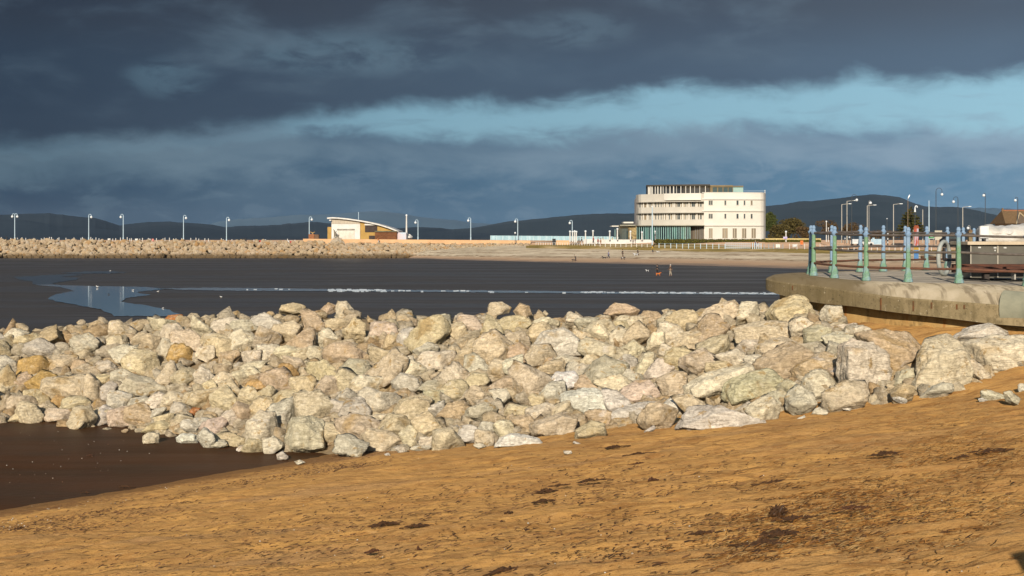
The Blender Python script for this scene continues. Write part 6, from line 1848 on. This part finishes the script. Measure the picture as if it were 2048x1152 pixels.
for px, ft, l, lab, c, fc, c2 in ((1208.5, 518.3, 8, 'dark dog walking ahead of the person in blue', DK, PH, None), (1246, 519.5, 8, 'black dog with white back below the person in black', DK, 0, WHT), (1271.5, 512.3, 8.5, 'white dog with a black head by the bending person', WHT, PH, DK), (1316, 506, 5.5, 'white dog sitting right of the yellow raincoat', WHT, PH, None), (1147.5, 523, 7, 'dark dog beside the stooping person at the wet edge', DK, PH, None)):
    dog(px, ft, land_hit(px, ft), l, lab, c, fc, c2)
def gull(px, py, label, wpx=5.0, dark=False, rz=0.0):
    Y = flatY(py + 2); s = Y / F; k = wpx * s / .5
    e = empty('gull', P(px, py + 2, Y), label, 'gull', 'gulls on the wet sand', rz)
    c1 = BLACK if dark else mat('gull_white', (.72, .72, .70, 1), None, 4)
    L = lambda x, y, z: (k * x, k * y, k * z)
    skin_obj('body', [L(0, 0, .24), L(.12, 0, .26), L(.20, 0, .36), L(.25, 0, .40), L(-.18, 0, .23), L(-.30, 0, .22)], [(0, 1), (1, 2), (2, 3), (0, 4), (4, 5)], [r * k for r in (.10, .09, .05, .06, .06, .02)], c1, e)
    MB().ball(L(-.06, 0, .28), .095 * k, 8, sc=(2.0, 1.02, .7)).build('wing', BLACK if dark else mat('gull_grey', (.42, .43, .44, 1), None, 4), e, smooth=True)
    MB().tube([L(.30, 0, .40), L(.38, 0, .385)], [.02 * k, .006 * k], 6).build('beak', mat('beak', (.5, .3, .05, 1)), e)
    for yy in (-.04, .04): MB().tube([L(0, yy, .16), L(.01, yy, 0)], .012 * k, 5).build('leg', mat('beak', (.5, .3, .05, 1)), e)
for px, py, lab, w_, dk, rz in ((194.5, 574, 'largest white gull, standing in the water pool', 6, False, 2.6), (266, 580, 'white gull at the right rim of the pool', 4, False, 0), (316, 583, 'white gull on the sand right of the pool', 4.5, False, .5), (442, 594, 'white gull farthest right on the wet sand', 5, False, 2.8),
    (326, 616, 'white gull nearest the rocks', 4, False, .3), (220.5, 541, 'small pale gull at the thin far pool', 3, False, 0), (217.5, 588, 'dark bird wading in the middle of the pool', 4, True, 3)):
    gull(px, py, lab, w_, dk, rz)
# ------------------------------------------------------------------ seaweed, straw and shells on the sand
def bz(x, y): return float(base_z(x, y))
M_WEED = mat('seaweed', (.042, .022, .010, 1), (.085, .038, .014, 1), 30, .6, .3)
M_WEEDR = mat('seaweed_brown', (.10, .04, .015, 1), (.05, .02, .01, 1), 30, .7, .3)
wr = np.random.default_rng(31)
def weed(px, py, wpx, hpx, label, n=26, mt=None, tuft=False):
    Y = hit(px, py, base_z); s = Y / F; x0 = (px - 1024) / F * Y; z0 = bz(x0, Y)
    mb = MB()
    for i in range(n):
        a = wr.normal(0, wpx * s * .30); b = wr.normal(0, wpx * s * .22)
        L_ = wr.uniform(.35, 1.0) * wpx * s * .5; an = wr.normal(0.15, .5); lift = wr.uniform(.2, 1.0) * hpx * s * (1.0 if tuft else .7)
        if tuft:
            d_ = wr.normal(size=3); d_ /= np.linalg.norm(d_); R_ = wpx * s * .42
            c_ = np.array([d_[0] * R_ * .6, d_[1] * R_ * .6, hpx * s * (.38 + .3 * d_[2])]); e_ = wr.normal(size=3) * R_ * .42; f_ = wr.normal(size=3) * R_ * .2
            mb.tube([tuple(c_ - e_), tuple(c_ - e_ * .4 + f_), tuple(c_ + e_ * .4 + f_), tuple(c_ + e_)], [.003, .009, .009, .003], 5); continue
        pts = []
        for k in range(5):
            u = k / 4 - .5
            xx, yy = x0 + a + u * L_ * math.cos(an), Y + b + u * L_ * math.sin(an) * .8
            pts.append((xx - x0, yy - Y, bz(xx, yy) - z0 + .012 + lift * max(0, 1 - abs(2 * u)) * (1 - min(1, abs(a) / (wpx * s * .55)))))
        w_ = wr.uniform(.004, .011)
        mb.tube(pts, [w_ * .5, w_, w_ * 1.1, w_, w_ * .4], 5)
    o = mb.build('seaweed_clump', mt or M_WEED, None, smooth=True); o.location = (x0, Y, z0)
    return tag(o, label, 'seaweed', 'seaweed clumps on the sand')
weed(1556, 1038, 36, 30, 'biggest round black seaweed clump on the straw patch', 90, None, True)
for px, py, w_, h_, n, lab in ((768, 1052, 46, 14, 40, 'jagged dark seaweed, left one of the pair in the lower middle'), (832, 1055, 38, 10, 34, 'smooth dark seaweed strand, right one of the pair in the lower middle'), (1010, 1145, 52, 12, 46, 'dark seaweed strip at the bottom edge of the view'), (746, 1106, 24, 9, 20, 'thin seaweed scrap left of the reddish scrap'), (836, 1102, 10, 14, 12, 'upright reddish seaweed scrap near the bottom'),
    (1016, 1028, 16, 8, 14, 'small dark weed scrap below the middle weed trail'), (1092, 985, 34, 10, 30, 'dark weed clump in the trail below the white boulder'), (1118, 973, 28, 6, 18, 'thin weed strand up right of that trail'), (1180, 964, 40, 8, 26, 'long weed strand pointing up towards the slab boulder'), (1085, 1005, 34, 8, 24, 'loose weed in the lower part of the weed trail'),
    (1228, 896, 38, 8, 26, 'weed streak near the top of the sand, left one'), (1275, 910, 40, 8, 26, 'weed streak near the top of the sand, right one'), (1275, 930, 26, 8, 20, 'brown weed tuft under the two top streaks'), (1302, 963, 22, 12, 24, 'brown weed heap right of the long strand'), (1400, 1070, 40, 8, 30, 'thin branching weed left of the round clump'), (1550, 967, 52, 8, 36, 'long black weed line above the straw patch'),
    (1925, 916, 20, 9, 22, 'black weed lump among the straw on the upper right'), (1878, 1058, 30, 12, 30, 'dark twisted weed right of the straw patch'), (1560, 1072, 60, 14, 60, 'shaggy dark weed just below the round clump'), (1590, 1040, 50, 10, 44, 'trailing weed right of the round clump'), (1705, 1020, 46, 10, 36, 'flat brown weed right of the trailing weed'), (1770, 910, 50, 8, 30, 'thin dark weed with a twig, upper right sand'), (1530, 1090, 70, 12, 56, 'broad weed mat below the shaggy weed'), (1985, 905, 60, 9, 40, 'weed band running to the right edge'),
    (715, 908, 60, 10, 50, 'dark weed caught at the foot of the rocks'), (470, 845, 20, 8, 14, 'brown weed lying on the low rocks'), (35, 1060, 20, 8, 16, 'dark scrap near the lower left corner'), (170, 987, 14, 5, 10, 'dark weed speck on the wet sand strip'), (250, 975, 26, 5, 16, 'thin weed line on the wet sand'), (180, 912, 12, 4, 10, 'small weed on the brown wet sand')):
    weed(px, py, w_, h_, lab, n, M_WEEDR if ('brown' in lab or 'reddish' in lab) else None)
# straw and reed litter: nobody could count it
def strands(name, zones, mt, wmin, wmax, lmin, lmax):
    V, Fc, k = [], [], 0
    for (cx, cy, sx_, sy_, ang, n) in zones:
        for _ in range(n):
            u, v = wr.normal(0, 1), wr.normal(0, 1)
            px = cx + u * sx_ * math.cos(ang) - v * sy_ * math.sin(ang); py = cy - u * sx_ * math.sin(ang) - v * sy_ * math.cos(ang)
            if py < 790 or py > 1190 or px > 2140: continue
            Y = -1; 
            # quick plane intersection with the beach, refined once
            Y = 14.0
            for _i in range(7):
                zb_ = bz((px - 1024) / F * Y, Y); Y = .5 * Y + .5 * max(5, -zb_ * F / (py - HY))
            x = (px - 1024) / F * Y
            if bz(x, Y) < FLAT + .05: continue
            L_ = wr.uniform(lmin, lmax); an = wr.normal(.25, .75); w_ = wr.uniform(wmin, wmax); rise = wr.uniform(0, .35) * L_ * (wr.uniform() < .35)
            dx, dy = math.cos(an) * L_ / 2, math.sin(an) * L_ / 2; nx, ny = -math.sin(an) * w_, math.cos(an) * w_
            bend = wr.normal(0, .12) * L_
            z0, z1, z2 = bz(x - dx, Y - dy) + .012, bz(x, Y) + .016 + rise * .5, bz(x + dx, Y + dy) + .012 + rise
            mx, my = x - math.sin(an) * bend, Y + math.cos(an) * bend
            V += [(x - dx - nx, Y - dy - ny, z0), (x - dx + nx, Y - dy + ny, z0 + w_), (mx - nx, my - ny, z1), (mx + nx, my + ny, z1 + w_), (x + dx, Y + dy, z2), (x + dx + nx * .3, Y + dy + ny * .3, z2 + w_ * .5)]
            Fc += [(k, k + 2, k + 3, k + 1), (k + 2, k + 4, k + 5, k + 3)]; k += 6
    o = link(name, mesh_np(name, V, Fc), mt); return tag(o, kind='stuff')
def strawmat(name, cols):
    m, t = newmat(name)
    isl = t.n('NewGeometry').outputs['Random Per Island']
    t.out(t.ramp(isl, [(i / (len(cols) - 1), c) for i, c in enumerate(cols)], 'CONSTANT'), .8, None, .2)
    return m
STR1 = strawmat('straw', [(.30, .13, .025, 1), (.20, .085, .02, 1), (.10, .045, .014, 1), (.36, .17, .045, 1), (.05, .025, .01, 1), (.25, .10, .02, 1), (.16, .07, .018, 1), (.42, .27, .11, 1), (.12, .055, .016, 1)])
strands('straw_litter', [(1660, 1000, 70, 16, .05, 900), (1760, 950, 150, 18, .12, 1300), (1900, 880, 90, 26, .15, 1100), (1980, 915, 70, 14, .05, 600), (1700, 1045, 110, 26, .1, 900), (1560, 1095, 90, 22, .12, 900), (1510, 1035, 40, 8, .1, 260), (1860, 1000, 140, 40, .15, 900), (1900, 1080, 120, 40, .2, 700), (1500, 1130, 60, 18, .1, 400), (1830, 835, 130, 18, .15, 700), (1680, 880, 140, 30, .15, 350), (1250, 1110, 110, 24, .1, 220), (1450, 1010, 200, 60, .1, 350)], STR1, .0016, .0036, .025, .11)
strands('strandline_litter', [(300, 985, 170, 10, .17, 900), (520, 935, 120, 8, .2, 500), (120, 1035, 110, 12, .15, 500), (700, 910, 50, 5, .1, 260), (600, 1060, 420, 60, .1, 1500), (1200, 960, 260, 50, .1, 900), (1500, 1060, 300, 60, .1, 900)], strawmat('litter', [(.10, .045, .02, 1), (.05, .025, .015, 1), (.18, .09, .04, 1), (.30, .17, .07, 1)]), .003, .007, .02, .09)
# shells and pebbles
V, Fc, k = [], [], 0
dirs, fc = ICO[2]
def pebbles(n, sampler, smin, smax):
    global k
    for _ in range(n):
        px, py = sampler()
        if py > 1170: continue
        Y = 14.0
        for _i in range(8):
            zb_ = bz((px - 1024) / F * Y, Y); Y = .5 * Y + .5 * max(5, -zb_ * F / (py - HY))
        x = (px - 1024) / F * Y; s_ = wr.uniform(smin, smax)
        V.append(dirs * np.array([s_, s_ * .8, s_ * .6]) * wr.uniform(.8, 1.2, (len(dirs), 1)) + np.array([x, Y, bz(x, Y) + s_ * .2])); Fc.append(fc + k); k += len(dirs)
pebbles(200, lambda: (wr.uniform(-20, 2070), wr.uniform(880, 1152)), .004, .010)
pebbles(260, lambda: ((u := wr.uniform(-20, 640)), 1012 - .155 * u + wr.normal(14, 12)), .006, .013)
pebbles(34, lambda: (wr.uniform(-10, 300), wr.uniform(855, 1000)), .006, .014)
tag(link('shell_grit', mesh_np('shell_grit', np.concatenate(V), np.concatenate(Fc), True), strawmat('shells', [(.55, .50, .42, 1), (.40, .32, .24, 1), (.22, .17, .12, 1), (.60, .56, .48, 1), (.18, .10, .06, 1), (.30, .2, .12, 1)])), kind='stuff')

# ------------------------------------------------------------------ boulder added unseen beside the view, only to cast the corner shadow
r = np.random.default_rng(404)
p, f = rock_shape([(-.75, -1.1), (.8, -1.1), (.7, .35), (.15, .75), (-.6, .4)], 1.1, r, 4, 1.0)
o = link('boulder', mesh_np('boulder', p, f, True), ROCK); o.color = (.5, .43, .3, 1); o.location = (3.56, 4.85, bz(3.56, 4.85) + .75)
tag(o, 'boulder added out of view to cast the dark shadow across the bottom right corner', 'boulder')
# ------------------------------------------------------------------ boulder names: where each one lies, said by things one can find
ZONES = [(-200, 100, 'below the twin-globe lamp'), (100, 215, 'below the second breakwater lamp'), (215, 305, 'below the third breakwater lamp'), (305, 410, 'below the fourth breakwater lamp'), (410, 500, 'below the black crate'),
 (500, 600, 'below the red buoy'), (600, 690, 'below the white station door'), (690, 760, 'below the station window'), (760, 840, 'below the white flagpole'), (840, 930, 'below the middle of the peach wall'), (930, 1010, 'below the glass fence end'),
 (1010, 1090, 'below the slim dark post'), (1090, 1160, 'below the black bin'), (1160, 1230, 'below the red walkers'), (1230, 1300, 'below the stone pier'), (1300, 1370, 'below the glass front'), (1370, 1440, 'below the hotel porch'), (1440, 1530, 'below the hotel end wall'),
 (1530, 1640, 'under the jetty tip'), (1640, 1790, 'below the near jetty posts'), (1790, 2400, 'below the cabinets')]
ROWN = ['on the crest', 'in the upper bank', 'halfway down the bank', 'low in the bank', 'at the sand edge']
cells = {}
for rec in BOULDERS:
    o, px, py, w_, h_, tone = rec
    zn = next(z[2] for z in ZONES if z[0] <= px < z[1])
    if tone.endswith('loose'): row = 'loose'
    else: row = ROWN[int(min(4, max(0, (py - CREST(px)) / max(30, FOOT(px) - CREST(px)) * 5)))]
    cells.setdefault((zn, row), []).append(rec)
ORD = ['leftmost', 'second', 'third', 'fourth', 'fifth', 'sixth', 'seventh', 'eighth', 'ninth']
for (zn, row), recs in cells.items():
    byt = {}
    for rec in recs: byt.setdefault(rec[5], []).append(rec)
    for tone, rs in byt.items():
        rs.sort(key=lambda r: r[1])
        for i, rec in enumerate(rs):
            o, px, py, w_, h_, _ = rec
            shape = 'tall' if h_ > w_ * 1.1 else 'long' if w_ > h_ * 1.7 else 'blocky'
            t_ = tone.replace(' loose', '')
            if row == 'loose': lab = f'{t_} loose stone on the sand {zn}'
            else: lab = f'{shape} {t_} boulder {row} {zn}'
            if len(rs) > 1: lab += ', ' + (ORD[i] if i == 0 else ORD[min(i, 8)] + ' such')
            if row == 'loose': o.name = 'loose_stone'
            tag(o, lab, 'stone' if row == 'loose' else 'boulder', 'loose stones on the sand' if row == 'loose' else 'boulders of the rock bank')
# ------------------------------------------------------------------ the air between here and the hills
m, t = newmat('haze')
pv_ = t.n('VolumePrincipled'); pv_.inputs['Color'].default_value = (.62, .78, 1.0, 1); pv_.inputs['Density'].default_value = 1.5e-5; pv_.inputs['Anisotropy'].default_value = 0.0
om = t.n('OutputMaterial'); t.l(pv_.outputs[0], om.inputs['Volume'])
o = MB().box((0, 6000, 117), (36000, 13600, 246)).build('haze', m)
tag(o, kind='stuff')
